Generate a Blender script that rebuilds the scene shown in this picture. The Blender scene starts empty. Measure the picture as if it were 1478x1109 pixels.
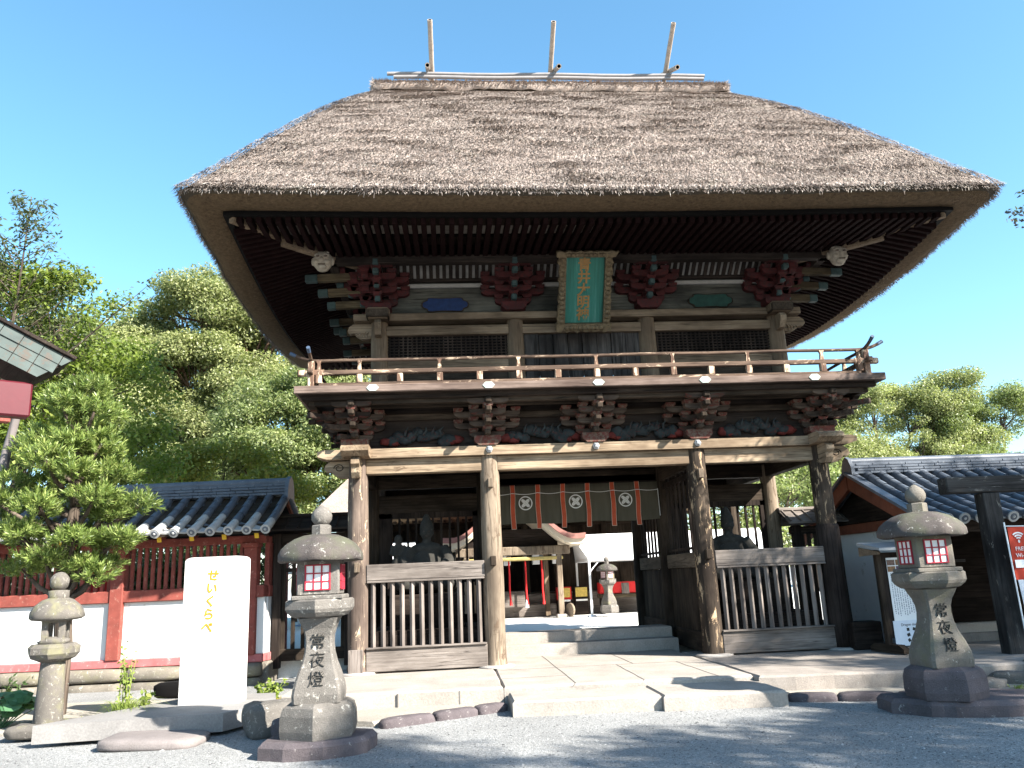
import bpy, bmesh, math, random
import numpy as np
from mathutils import Vector, Matrix, noise as mnoise

random.seed(7)
rng = np.random.default_rng(7)
scene = bpy.context.scene
COL = scene.collection
PI = math.pi

# ------------------------------------------------------------------ camera
cam_d = bpy.data.cameras.new('camera')
cam = bpy.data.objects.new('camera', cam_d)
COL.objects.link(cam)
scene.camera = cam
cam_d.sensor_width = 36.0
cam_d.lens = 1162.96 / 1478.0 * 36.0
cam_d.clip_start = 0.1
cam_d.clip_end = 3000.0
_yaw, _pit, _rol = 0.0834989, 0.2362482, -0.0435989
_f = Vector((math.sin(_yaw) * math.cos(_pit), math.cos(_yaw) * math.cos(_pit), math.sin(_pit)))
_r = Vector((math.cos(_yaw), -math.sin(_yaw), 0))
_u = _r.cross(_f)
_r2 = _r * math.cos(_rol) + _u * math.sin(_rol)
_u2 = -_r * math.sin(_rol) + _u * math.cos(_rol)
M = Matrix((( _r2.x, _u2.x, -_f.x), (_r2.y, _u2.y, -_f.y), (_r2.z, _u2.z, -_f.z))).to_4x4()
M.translation = Vector((-2.6326, -14.4487, 1.4558))
cam.matrix_world = M

# ------------------------------------------------------------------ sky, sun, exposure
SUN_EL = math.radians(34.5)
SUN_AZ = math.radians(50.0)          # to the right of straight-behind-the-camera
sun_dir = Vector((math.sin(SUN_AZ) * math.cos(SUN_EL), -math.cos(SUN_AZ) * math.cos(SUN_EL), math.sin(SUN_EL)))
world = bpy.data.worlds.new('World')
scene.world = world
world.use_nodes = True
wt = world.node_tree
wt.nodes.clear()
wo = wt.nodes.new('ShaderNodeOutputWorld')
wb = wt.nodes.new('ShaderNodeBackground')
ws = wt.nodes.new('ShaderNodeTexSky')
ws.sky_type = 'NISHITA'
ws.sun_disc = False
ws.sun_elevation = SUN_EL
ws.sun_rotation = math.atan2(sun_dir.x, sun_dir.y)
ws.altitude = 100.0
ws.air_density = 1.0
ws.dust_density = 0.8
ws.ozone_density = 3.0
wb.inputs['Strength'].default_value = 0.093
hs = wt.nodes.new('ShaderNodeHueSaturation')
hs.inputs['Hue'].default_value = 0.483
hs.inputs['Saturation'].default_value = 1.11
wt.links.new(ws.outputs[0], hs.inputs['Color'])
wt.links.new(hs.outputs[0], wb.inputs['Color'])
wt.links.new(wb.outputs[0], wo.inputs['Surface'])
sun_d = bpy.data.lights.new('sun', 'SUN')
sun_d.energy = 5.0
sun_d.angle = math.radians(0.53)
sun_d.color = (1.0, 0.95, 0.86)
sun = bpy.data.objects.new('sun', sun_d)
COL.objects.link(sun)
sun.rotation_euler = sun_dir.to_track_quat('Z', 'Y').to_euler()
sun.location = (20, -20, 30)
scene.view_settings.view_transform = 'Standard'
scene.view_settings.look = 'None'
scene.view_settings.exposure = 2.0
scene.view_settings.gamma = 1.0
scene.view_settings.use_curve_mapping = False
scene.cycles.max_bounces = 8
scene.cycles.diffuse_bounces = 4
scene.cycles.transparent_max_bounces = 8

# ------------------------------------------------------------------ mesh helpers
class MB:
    """collects shapes and links them as one mesh object"""
    def __init__(s):
        s.v = []; s.f = []; s.m = []; s.s = []
    def add(s, verts, faces, mi=0, smooth=False):
        o = len(s.v)
        s.v.extend([tuple(v) for v in verts])
        for f in faces:
            s.f.append([i + o for i in f]); s.m.append(mi); s.s.append(smooth)
        return s
    def box(s, c, d, rot=None, ch=0.008, mi=0):
        c = Vector(c); hx, hy, hz = d[0] / 2, d[1] / 2, d[2] / 2
        k = min(ch, hx * .45, hy * .45, hz * .45)
        idx = {}; vs = []
        for sx in (-1, 1):
            for sy in (-1, 1):
                for sz in (-1, 1):
                    for a in range(3):
                        p = Vector((sx * (hx - (0 if a == 0 else k)), sy * (hy - (0 if a == 1 else k)), sz * (hz - (0 if a == 2 else k))))
                        if rot is not None: p = rot @ p
                        idx[(sx, sy, sz, a)] = len(vs); vs.append(c + p)
        fs = []
        def I(sx, sy, sz, a): return idx[(sx, sy, sz, a)]
        for g in (-1, 1):
            fs.append([I(g, -1, -1, 0), I(g, 1, -1, 0), I(g, 1, 1, 0), I(g, -1, 1, 0)][::g])
            fs.append([I(-1, g, -1, 1), I(-1, g, 1, 1), I(1, g, 1, 1), I(1, g, -1, 1)][::g])
            fs.append([I(-1, -1, g, 2), I(1, -1, g, 2), I(1, 1, g, 2), I(-1, 1, g, 2)][::g])
        for a in (-1, 1):
            for b in (-1, 1):
                q = a * b
                fs.append([I(a, b, -1, 0), I(a, b, -1, 1), I(a, b, 1, 1), I(a, b, 1, 0)][::q])
                fs.append([I(a, -1, b, 2), I(a, -1, b, 0), I(a, 1, b, 0), I(a, 1, b, 2)][::q] if True else None)
                fs.append([I(-1, a, b, 1), I(-1, a, b, 2), I(1, a, b, 2), I(1, a, b, 1)][::q])
                for e in (-1, 1):
                    t = [I(a, b, e, 0), I(a, b, e, 1), I(a, b, e, 2)]
                    fs.append(t if a * b * e > 0 else t[::-1])
        return s.add(vs, fs, mi)
    def beam(s, p0, p1, w, h, up=(0, 0, 1), ch=0.008, mi=0):
        p0 = Vector(p0); p1 = Vector(p1); d = p1 - p0; L = d.length
        x = d / L; upv = Vector(up)
        y = upv.cross(x)
        if y.length < 1e-4: y = Vector((0, 1, 0)).cross(x)
        y.normalize(); z = x.cross(y)
        R = Matrix((x, y, z)).transposed()
        return s.box((p0 + p1) / 2, (L, w, h), R, ch, mi)
    def tube(s, pts, rad, n=10, mi=0, smooth=True, caps=True, jit=0.0):
        pts = [Vector(p) for p in pts]
        if not hasattr(rad, '__len__'): rad = [rad] * len(pts)
        vs = []; fs = []
        t0 = (pts[1] - pts[0]).normalized()
        a = Vector((0, 0, 1)) if abs(t0.z) < .9 else Vector((1, 0, 0))
        x = a.cross(t0).normalized()
        for i, p in enumerate(pts):
            t = (pts[min(i + 1, len(pts) - 1)] - pts[max(i - 1, 0)]).normalized()
            x = (x - t * x.dot(t)).normalized(); y = t.cross(x)
            for j in range(n):
                an = 2 * PI * j / n
                r = rad[i] * (1 + (random.uniform(-jit, jit) if jit else 0))
                vs.append(p + x * (r * math.cos(an)) + y * (r * math.sin(an)))
        for i in range(len(pts) - 1):
            for j in range(n):
                k = (j + 1) % n
                fs.append([i * n + j, i * n + k, (i + 1) * n + k, (i + 1) * n + j])
        s.add(vs, fs, mi, smooth)
        if caps:
            s.add(vs[:n], [list(range(n))[::-1]], mi); s.add(vs[-n:], [list(range(n))], mi)
        return s
    def lathe(s, prof, c=(0, 0, 0), n=24, rot=0.0, mi=0, smooth=True, square=False, jit=0.0):
        c = Vector(c); vs = []; fs = []
        for (r, z) in prof:
            for j in range(n):
                an = 2 * PI * j / n + rot
                rr = r * (1 + (random.uniform(-jit, jit) if jit else 0))
                vs.append(c + Vector((rr * math.cos(an), rr * math.sin(an), z)))
        m = len(prof)
        if smooth:
            for i in range(m - 1):
                for j in range(n):
                    k = (j + 1) % n
                    fs.append([i * n + j, i * n + k, (i + 1) * n + k, (i + 1) * n + j])
            s.add(vs, fs, mi, True)
        else:
            for i in range(m - 1):
                for j in range(n):
                    k = (j + 1) % n
                    fs.append([i * n + j, i * n + k, (i + 1) * n + k, (i + 1) * n + j])
            s.add(vs, fs, mi, False)
        s.add(vs[:n], [list(range(n))[::-1]], mi); s.add(vs[-n:], [list(range(n))], mi)
        return s
    def prism(s, poly, o, u, v, w, mi=0, smooth=False):
        """polygon (a,b) -> o+a*u+b*v, extruded by vector w"""
        o = Vector(o); u = Vector(u); v = Vector(v); w = Vector(w)
        A = [o + u * a + v * b for a, b in poly]; B = [p + w for p in A]
        n = len(A)
        s.add(A, [list(range(n))[::-1]], mi); s.add(B, [list(range(n))], mi)
        s.add(A + B, [[i, (i + 1) % n, n + (i + 1) % n, n + i] for i in range(n)], mi, smooth)
        return s
    def blob(s, c, r, mi=0, amp=.15, seed=0, sub=2, freq=2.0):
        bm = bmesh.new(); bmesh.ops.create_icosphere(bm, subdivisions=sub, radius=1.0)
        bm.verts.index_update()
        vs = []
        for vt in bm.verts:
            d = vt.co.normalized()
            k = 1 + amp * mnoise.noise(d * freq + Vector((seed * 7.3, seed * 3.1, seed)))
            vs.append(Vector(c) + Vector((d.x * r[0], d.y * r[1], d.z * r[2])) * k)
        fs = [[q.index for q in f.verts] for f in bm.faces]
        bm.free()
        return s.add(vs, fs, mi, True)
    def rock(s, c, d, mi=0, seed=0, rot=0.0, amp=.12, cuts=3):
        """rounded, roughened stone block standing on c (base centre)"""
        bm = bmesh.new(); bmesh.ops.create_cube(bm, size=1.0)
        bmesh.ops.subdivide_edges(bm, edges=bm.edges[:], cuts=cuts, use_grid_fill=True)
        bm.verts.index_update()
        R = Matrix.Rotation(rot, 3, 'Z'); vs = []
        for vt in bm.verts:
            p = vt.co * 2; L = (abs(p.x) ** 6 + abs(p.y) ** 6 + abs(p.z) ** 6) ** (1 / 6)
            p = p / max(L, .001)
            n = mnoise.noise_vector(p * 1.3 + Vector((seed * 5.1, seed, seed * 2.7)))
            p = p + n * amp
            q = R @ Vector((p.x * d[0] / 2, p.y * d[1] / 2, p.z * d[2] / 2))
            vs.append(Vector(c) + q + Vector((0, 0, d[2] / 2)))
        fs = [[q.index for q in f.verts] for f in bm.faces]
        bm.free()
        return s.add(vs, fs, mi, True)
    def build(s, name, mats, parent=None, fix=True, loc=None):
        me = bpy.data.meshes.new(name)
        me.from_pydata(s.v, [], s.f)
        if not isinstance(mats, (list, tuple)): mats = [mats]
        for m in mats: me.materials.append(m)
        me.polygons.foreach_set('material_index', s.m)
        me.polygons.foreach_set('use_smooth', s.s)
        if fix:
            bm = bmesh.new(); bm.from_mesh(me)
            bmesh.ops.recalc_face_normals(bm, faces=bm.faces[:])
            bm.to_mesh(me); bm.free()
        me.update()
        o = bpy.data.objects.new(name, me); COL.objects.link(o)
        if parent is not None: o.parent = parent
        if loc is not None: o.location = loc
        return o

def tag(o, label=None, cat=None, group=None, kind=None):
    if label: o['label'] = label
    if cat: o['category'] = cat
    if group: o['group'] = group
    if kind: o['kind'] = kind
    return o

def thing(name, label, cat, loc=(0, 0, 0), rz=0.0, group=None):
    o = bpy.data.objects.new(name, None); COL.objects.link(o)
    o.empty_display_size = .2
    o.location = loc; o.rotation_euler = (0, 0, rz)
    return tag(o, label, cat, group)

def copy_tree(o, parent=None):
    c = o.copy(); COL.objects.link(c)
    if parent is not None: c.parent = parent
    for ch in list(o.children): copy_tree(ch, c)
    return c

def np_mesh(name, verts, loops, nper, mats, parent=None, mi=None, smooth=False):
    """fast mesh from numpy: verts (V,3), loops (F,nper)"""
    me = bpy.data.meshes.new(name)
    V = len(verts); F = len(loops)
    me.vertices.add(V); me.vertices.foreach_set('co', np.asarray(verts, np.float32).ravel())
    me.loops.add(F * nper); me.loops.foreach_set('vertex_index', np.asarray(loops, np.int32).ravel())
    me.polygons.add(F)
    me.polygons.foreach_set('loop_start', np.arange(F, dtype=np.int32) * nper)
    if mi is not None: me.polygons.foreach_set('material_index', np.asarray(mi, np.int32))
    if not isinstance(mats, (list, tuple)): mats = [mats]
    for m in mats: me.materials.append(m)
    me.update(calc_edges=True)
    if smooth: me.polygons.foreach_set('use_smooth', np.ones(F, bool))
    o = bpy.data.objects.new(name, me); COL.objects.link(o)
    if parent is not None: o.parent = parent
    return o

def text_obj(name, body, size, m, parent=None, loc=(0, 0, 0), rot=None, extrude=.004, line=1.0, width=1.0, bold=0.0):
    c = bpy.data.curves.new('letters', 'FONT')
    c.body = body; c.size = size; c.extrude = extrude; c.align_x = 'CENTER'; c.align_y = 'CENTER'
    c.space_line = line; c.offset = bold
    t = bpy.data.objects.new('letters', c); COL.objects.link(t)
    dg = bpy.context.evaluated_depsgraph_get()
    me = bpy.data.meshes.new_from_object(t.evaluated_get(dg))
    bpy.data.objects.remove(t); bpy.data.curves.remove(c)
    me.name = name
    me.materials.clear(); me.materials.append(m)
    o = bpy.data.objects.new(name, me); COL.objects.link(o)
    if parent is not None: o.parent = parent
    o.location = loc
    o.rotation_euler = rot if rot is not None else (PI / 2, 0, 0)
    o.scale = (width, 1, 1)
    return o

# ------------------------------------------------------------------ materials
def _mat(name):
    m = bpy.data.materials.new(name); m.use_nodes = True
    nt = m.node_tree
    b = nt.nodes['Principled BSDF']
    return m, nt, b

class G:
    """tiny node-graph helper"""
    def __init__(s, nt): s.nt = nt
    def n(s, t, **kw):
        nd = s.nt.nodes.new(t)
        for k, v in kw.items():
            if k.startswith('_'): setattr(nd, k[1:], v)
            else:
                key = int(k[1:]) if (k[0] == 'i' and k[1:].isdigit()) else k
                s.set(nd, key, v)
        return nd
    def set(s, nd, key, v):
        if isinstance(v, bpy.types.NodeSocket): s.nt.links.new(v, nd.inputs[key])
        else: nd.inputs[key].default_value = v
    def coord(s, scale=(1, 1, 1), rot=(0, 0, 0)):
        tc = s.nt.nodes.new('ShaderNodeTexCoord')
        mp = s.n('ShaderNodeMapping')
        mp.inputs['Scale'].default_value = scale; mp.inputs['Rotation'].default_value = rot
        s.nt.links.new(tc.outputs['Object'], mp.inputs['Vector'])
        return mp.outputs[0]
    def noise(s, vec, scale=5, detail=5, rough=.6, dist=0.0):
        nd = s.n('ShaderNodeTexNoise', Vector=vec, Scale=scale, Detail=detail, Roughness=rough, Distortion=dist)
        return nd.outputs[0]
    def ramp(s, fac, stops):
        nd = s.nt.nodes.new('ShaderNodeValToRGB')
        e = nd.color_ramp.elements
        while len(e) < len(stops): e.new(.5)
        for el, (p, c) in zip(e, stops):
            el.position = p; el.color = tuple(c) + (1,) if len(c) == 3 else c
        s.nt.links.new(fac, nd.inputs[0])
        return nd.outputs[0]
    def mix(s, fac, a, b, mode='MIX'):
        nd = s.nt.nodes.new('ShaderNodeMix'); nd.data_type = 'RGBA'; nd.blend_type = mode
        for k, v in ((0, fac), (6, a), (7, b)):
            if isinstance(v, bpy.types.NodeSocket): s.nt.links.new(v, nd.inputs[k])
            elif k == 0: nd.inputs[0].default_value = v
            else: nd.inputs[k].default_value = tuple(v) + (1,)
        return nd.outputs[2]
    def bump(s, h, strength=.3, dist=.02):
        return s.n('ShaderNodeBump', Strength=strength, Distance=dist, Height=h).outputs[0]

def gray(v): return (v, v, v)

def wood(name, dark, light, axis=0, fine=22.0, peel=None, peel_amt=.5, rough=.85, bump=.35, stain=.5, crack=.75):
    m, nt, b = _mat(name); g = G(nt)
    sc = [fine, fine, fine]; sc[axis] = fine * .06
    v = g.coord(tuple(sc))
    grain = g.noise(v, 1.0, 6, .65, .4)
    sc2 = [2.2, 2.2, 2.2]; sc2[axis] = .9
    big = g.noise(g.coord(tuple(sc2)), 1.0, 4, .6)
    c = g.ramp(grain, [(.28, dark), (.72, light)])
    c = g.mix(g.ramp(big, [(.35, gray(1)), (.65, gray(0))]), c, [x * (1 - stain) for x in dark], 'MIX') if stain else c
    h = grain
    if crack:
        sc4 = [fine * .45] * 3; sc4[axis] = fine * .012
        cn = g.noise(g.coord(tuple(sc4)), 1.0, 3, .55, .25)
        ck = g.ramp(cn, [(.478, gray(0)), (.5, gray(crack)), (.522, gray(0))])
        c = g.mix(ck, c, [x * .25 for x in dark])
        h = g.mix(ck, grain, (0, 0, 0))
    if peel is not None:
        sc3 = [9, 9, 9]; sc3[axis] = 2.4
        pn = g.noise(g.coord(tuple(sc3)), 1.0, 8, .72, .6)
        k = g.ramp(pn, [(peel_amt - .03, gray(0)), (peel_amt + .03, gray(1))])
        c = g.mix(k, c, g.ramp(grain, [(.3, [x * .8 for x in peel]), (.7, peel)]))
        h = g.mix(.5, grain, k)
    nt.links.new(c, b.inputs['Base Color'])
    b.inputs['Roughness'].default_value = rough
    b.inputs['Specular IOR Level'].default_value = .12
    nt.links.new(g.bump(h, bump, .015), b.inputs['Normal'])
    return m

def stone(name, base, dark, lichen=None, lich_amt=.62, scale=3.0, rough=.9, bump=.4, green=None):
    m, nt, b = _mat(name); g = G(nt)
    v = g.coord()
    n1 = g.noise(v, scale, 8, .65, .2)
    n2 = g.noise(v, scale * 22, 4, .7)
    c = g.ramp(n1, [(.32, dark), (.68, base)])
    c = g.mix(.35, c, g.ramp(n2, [(.3, [x * .55 for x in base]), (.7, [min(1, x * 1.35) for x in base])]))
    if green is not None:
        c = g.mix(g.ramp(g.noise(v, scale * .8, 5, .6), [(.5, gray(0)), (.68, gray(.7))]), c, green)
    if lichen is not None:
        l = g.noise(v, scale * 4.5, 7, .75, .5)
        c = g.mix(g.ramp(l, [(lich_amt - .02, gray(0)), (lich_amt + .03, gray(.85))]), c, lichen)
    nt.links.new(c, b.inputs['Base Color'])
    b.inputs['Roughness'].default_value = rough
    b.inputs['Specular IOR Level'].default_value = .2
    nt.links.new(g.bump(g.mix(.5, n1, n2), bump, .03), b.inputs['Normal'])
    return m

def paint(name, col, var=.18, rough=.6, scale=4.0, bump=.08, metal=0.0, worn=None, worn_amt=.62, spec=.25):
    m, nt, b = _mat(name); g = G(nt)
    v = g.coord()
    n = g.noise(v, scale, 7, .65)
    c = g.ramp(n, [(.3, [x * (1 - var) for x in col]), (.7, [min(1, x * (1 + var)) for x in col])])
    if worn is not None:
        w = g.noise(v, scale * 3.1, 8, .72, .3)
        c = g.mix(g.ramp(w, [(worn_amt - .03, gray(0)), (worn_amt + .04, gray(.9))]), c, worn)
    nt.links.new(c, b.inputs['Base Color'])
    b.inputs['Roughness'].default_value = rough
    b.inputs['Metallic'].default_value = metal
    b.inputs['Specular IOR Level'].default_value = spec
    if bump: nt.links.new(g.bump(n, bump, .02), b.inputs['Normal'])
    return m

def leaf_mat(name, cols, trans=.35, rough=.5):
    m, nt, b = _mat(name); g = G(nt)
    geo = nt.nodes.new('ShaderNodeNewGeometry')
    c = g.ramp(geo.outputs['Random Per Island'], [(i / max(1, len(cols) - 1), x) for i, x in enumerate(cols)])
    big = g.noise(g.coord(), .35, 3, .6)
    c = g.mix(g.ramp(big, [(.40, gray(.0)), (.62, gray(.6))]), c, [x * .8 for x in cols[0]])
    sm_ = g.noise(g.coord(), 1.3, 3, .6)
    c = g.mix(g.ramp(sm_, [(.45, gray(.0)), (.62, gray(.5))]), c, cols[1])
    nt.links.new(c, b.inputs['Base Color'])
    b.inputs['Roughness'].default_value = rough
    b.inputs['Specular IOR Level'].default_value = .3
    tr = nt.nodes.new('ShaderNodeBsdfTranslucent')
    nt.links.new(g.mix(.3, c, (.35, .5, .03)), tr.inputs['Color'])
    mx = nt.nodes.new('ShaderNodeMixShader'); mx.inputs[0].default_value = trans
    out = nt.nodes['Material Output']
    nt.links.new(b.outputs[0], mx.inputs[1]); nt.links.new(tr.outputs[0], mx.inputs[2])
    nt.links.new(mx.outputs[0], out.inputs['Surface'])
    return m

OW_D, OW_L = (.085, .055, .035), (.30, .21, .135)
MT = dict(
    beam_x=wood('weathered beam wood', (.17, .12, .08), (.44, .345, .24), 0, peel=(.11, .075, .05), peel_amt=.64, stain=.25),
    beam_y=wood('weathered beam wood across', (.17, .12, .08), (.42, .33, .23), 1, peel=(.11, .075, .05), peel_amt=.62, stain=.25),
    pillar=wood('peeling pillar wood', (.085, .063, .052), (.225, .17, .135), 2, peel=(.48, .38, .27), peel_amt=.60, stain=.3, bump=.6),
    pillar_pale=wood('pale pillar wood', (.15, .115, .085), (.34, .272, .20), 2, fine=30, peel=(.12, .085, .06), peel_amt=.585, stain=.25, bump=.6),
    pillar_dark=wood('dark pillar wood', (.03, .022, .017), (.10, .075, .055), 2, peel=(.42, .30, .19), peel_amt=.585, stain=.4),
    sleeve=wood('charred wood', (.018, .013, .011), (.055, .042, .036), 2, stain=.3),
    greywood_x=wood('grey board wood', (.115, .096, .084), (.27, .235, .21), 0, fine=30, stain=.25),
    greywood_z=wood('grey bar wood', (.125, .104, .092), (.29, .25, .225), 2, fine=30, stain=.15),
    greywood_y=wood('grey side wood', (.09, .07, .052), (.24, .185, .135), 1, fine=30, stain=.25),
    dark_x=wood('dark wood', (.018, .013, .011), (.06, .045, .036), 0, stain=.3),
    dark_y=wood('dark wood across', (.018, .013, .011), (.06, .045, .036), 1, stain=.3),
    dark_z=wood('dark wood upright', (.018, .013, .011), (.065, .048, .038), 2, stain=.3),
    mid_x=wood('brown wood', (.026, .019, .014), (.085, .063, .046), 0),
    mid_y=wood('brown wood across', (.026, .019, .014), (.085, .063, .046), 1),
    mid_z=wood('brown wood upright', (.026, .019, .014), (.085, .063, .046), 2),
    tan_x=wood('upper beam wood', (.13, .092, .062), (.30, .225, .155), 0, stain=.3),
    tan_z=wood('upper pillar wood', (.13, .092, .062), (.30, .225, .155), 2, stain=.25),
    rail=wood('flaking rail wood', (.075, .05, .038), (.19, .13, .095), 0, peel=(.48, .36, .26), peel_amt=.60, stain=.2),
    railpost=wood('flaking rail post wood', (.10, .06, .045), (.27, .17, .115), 2, peel=(.52, .40, .29), peel_amt=.53, stain=.2),
    edge=wood('balcony edge wood', (.10, .07, .058), (.25, .19, .16), 0, stain=.25),
    red=paint('old red lacquer', (.05, .0095, .0095), .4, .8, 5, worn=(.022, .012, .012), worn_amt=.54),
    redbrown=paint('faded red bracket paint', (.085, .022, .016), .4, .8, 6, worn=(.10, .075, .055), worn_amt=.5),
    bracket=wood('bracket wood', (.04, .028, .022), (.135, .10, .075), 0, peel=(.10, .025, .018), peel_amt=.6),
    white_strip=paint('old white paint', (.25, .24, .225), .12, .8, 6, worn=(.3, .27, .23), worn_amt=.66),
    white_gap=paint('white rafter gap boards', (.25, .232, .213), .25, .85, 5),
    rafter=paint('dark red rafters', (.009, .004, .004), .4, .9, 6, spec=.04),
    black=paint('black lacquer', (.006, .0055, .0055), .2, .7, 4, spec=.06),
    metal=paint('dull bolt metal', (.32, .34, .36), .25, .45, 12, metal=.5),
    metal_dark=paint('dark iron', (.05, .05, .055), .3, .5, 12, metal=.4),
    pale_plate=paint('pale green metal plate', (.34, .39, .36), .12, .6, 10),
    blue_panel=paint('blue cloud panel', (.006, .02, .075), .3, .6, 9),
    green_panel=paint('green cloud panel', (.007, .035, .028), .3, .6, 9),
    teal=paint('teal end paint', (.03, .05, .05), .3, .7, 8),
    ochre=wood('ochre cantilever wood', (.07, .05, .03), (.20, .16, .10), 0),
    blue_cap=paint('blue metal end cap', (.05, .075, .12), .2, .4, 8),
    mask=paint('white mask paint', (.26, .225, .18), .2, .7, 8),
    mask_dark=paint('mask dark lines', (.07, .05, .04), .2, .8, 8),
)
# ================================================================== THE GATE
X2, X1, DY = 4.23, 1.90, 2.5
HP = 3.61
gate = thing('shrine_gate', 'two storey wooden shrine gate under a thick thatched hip roof', 'gate')

# ---- pillars
def pillar_bm(h, r, dark=False, seed=0):
    mb = MB()
    random.seed(seed)
    N = 22; n = 20; vs = []; fs = []
    for i in range(N + 1):
        z = h * i / N
        for j in range(n):
            a = 2 * PI * j / n
            k = mnoise.noise(Vector((math.cos(a) * 1.5 + seed * 3, math.sin(a) * 1.5, z * .9))) * .014
            k += mnoise.noise(Vector((math.cos(a) * 5 + seed * 9, math.sin(a) * 5, z * .6))) * .008
            rr = r * (1.02 - .05 * (z / h) ** 2) + k
            if z < .12: rr += .012 * (1 - z / .12)
            vs.append((rr * math.cos(a), rr * math.sin(a), z))
    for i in range(N):
        for j in range(n):
            fs.append([i * n + j, i * n + (j + 1) % n, (i + 1) * n + (j + 1) % n, (i + 1) * n + j])
    mb.add(vs, fs, 0, True)
    mb.add(vs[:n], [list(range(n))[::-1]]); mb.add(vs[-n:], [list(range(n))])
    return mb

pil_seed = 0
BASESTONE = stone('base stone', (.36, .33, .3), (.2, .18, .17))
for iy, y in enumerate((0, DY, 2 * DY)):
    for x in (-X2, -X1, X1, X2):
        pil_seed += 1
        if iy == 0:
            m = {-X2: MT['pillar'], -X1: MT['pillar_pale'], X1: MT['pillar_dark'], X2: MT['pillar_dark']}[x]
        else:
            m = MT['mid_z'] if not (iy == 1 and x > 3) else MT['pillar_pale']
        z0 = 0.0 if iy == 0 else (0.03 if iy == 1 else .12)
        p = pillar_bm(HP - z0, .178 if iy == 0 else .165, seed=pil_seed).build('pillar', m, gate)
        p.location = (x, y, z0)
        MB().lathe([(.2, 0), (.33, .0), (.31, .03), (.2, .045)], (x, y, z0 - .01 if iy else -.004), 18, jit=.03).build('pillar_base_stone', BASESTONE, gate)
# repaired foot of the right corner post, patch on the left corner post
MB().lathe([(.17, 0), (.215, 0), (.222, .4), (.21, 1.3), (.205, 2.1), (.19, 2.16), (.1, 2.165)], (X2, 0, .01), 18, jit=.03).build('repaired_foot', MT['sleeve'], gate)
MB().box((-X2 - .02, -.19, .2), (.24, .06, .40), ch=.008).build('patch_board', MT['greywood_z'], gate)
# square pegs (ends of the ties that pass through the posts)
for x, z in ((-X2, 1.74), (-X1, 3.11), (-X1, 1.76), (X1, 3.15), (X1, 1.72)):
    MB().box((x, -.205, z), (.095, .11, .17), ch=.012).build('tie_peg', MT['pillar_pale'] if x == -X2 or z > 3 else MT['mid_z'], gate)

# ---- tie beams and plates
for y in (0, DY, 2 * DY):
    xs = (-X2, -X1, X1, X2)
    for a, b in zip(xs[:-1], xs[1:]):
        MB().beam((a + .14, y, 3.475), (b - .14, y, 3.475), .20, .265, ch=.012).build('tie_beam', MT['beam_x'] if y == 0 else MT['mid_x'], gate)
for x in (-X2, X2):
    for a in (0, DY):
        MB().beam((x, a + .14, 3.475), (x, a + DY - .14, 3.475), .20, .265, ch=.012).build('tie_beam', MT['mid_y'], gate)
for x in (-X1, X1):
    for a in (0, DY):
        MB().beam((x, a + .14, 3.45), (x, a + DY - .14, 3.45), .18, .25, ch=.012).build('tie_beam', MT['mid_y'], gate)
def plate_x(y, z, h, w, L, m, seg=10):
    mb = MB()
    mb.prism([(-L, z - h * .2), (-L + .16, z - h / 2), (L - .16, z - h / 2), (L, z - h * .2), (L, z + h * .32), (L - .1, z + h / 2), (-L + .1, z + h / 2), (-L, z + h * .32)], (0, y - w / 2, 0), (1, 0, 0), (0, 0, 1), (0, w, 0))
    return mb.build('plate_beam', m, gate)
plate_x(0, 3.695, .165, .44, 4.92, MT['beam_x']); plate_x(2 * DY, 3.695, .165, .44, 4.92, MT['mid_x'])
for x in (-X2, X2):
    mb = MB()
    mb.prism([(-.66, 3.69), (-.52, 3.615), (5.52, 3.615), (5.66, 3.69), (5.66, 3.74), (5.54, 3.80), (-.56, 3.80), (-.66, 3.75)], (x - .235, 0, 0), (0, 1, 0), (0, 0, 1), (.47, 0, 0))
    mb.build('plate_beam', MT['beam_y'], gate)
# carved beam noses at the corners
nose = [(0, .13), (.36, .13), (.44, .08), (.47, .0), (.42, -.06), (.34, -.05), (.30, -.1), (.2, -.16), (.1, -.17), (0, -.15)]
for sx in (-1, 1):
    mb = MB()
    mb.prism(nose, (sx * (X2 + .12), -.075, 3.46), (sx, 0, 0), (0, 0, 1), (0, .15, 0))
    n_ = mb.build('carved_beam_nose', MT['beam_x'], gate)
    sw = MB()
    sw.tube([(sx * (X2 + .33 + .09 * math.cos(t) * (1 - t / 14)), -.078, 3.47 + .07 * math.sin(t) * (1 - t / 14)) for t in np.linspace(0, 8, 26)], .009, 5)
    sw.build('swirl_carving', MT['mid_x'], n_)
    mb = MB()
    mb.prism([(0, .14), (.30, .15), (.40, .09), (.41, .02), (.34, -.03), (.33, -.12), (.26, -.2), (.12, -.2), (0, -.16)], (sx * X2 - .07, -.14, 3.46), (0, -1, 0), (0, 0, 1), (.14, 0, 0))
    mb.build('carved_beam_nose', MT['beam_y'], gate)
# bolt heads on the plate
for x in (-X1, 0.03, X1):
    mb = MB()
    mb.lathe([(.0, .0), (.065, .0), (.065, .02), (.045, .035), (.03, .06), (0, .065)], (0, 0, 0), 6, smooth=False)
    o = mb.build('bolt_head', MT['metal'], gate); o.location = (x, -.222, 3.705); o.rotation_euler = (PI / 2, 0, 0)

# ---- lower ceiling, lintels
MB().box((0, DY, 3.63), (8.3, 5.0, .03)).build('ceiling', MT['dark_x'], gate)
MB().beam((-X1 + .15, DY, 3.36), (X1 - .15, DY, 3.36), .2, .26).build('lintel', MT['dark_x'], gate)
for s in (-1, 1):
    MB().beam((s * (X1 + .12), DY, 3.03), (s * (X2 - .12), DY, 3.03), .12, .36).build('lintel', MT['mid_x'], gate)

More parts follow.
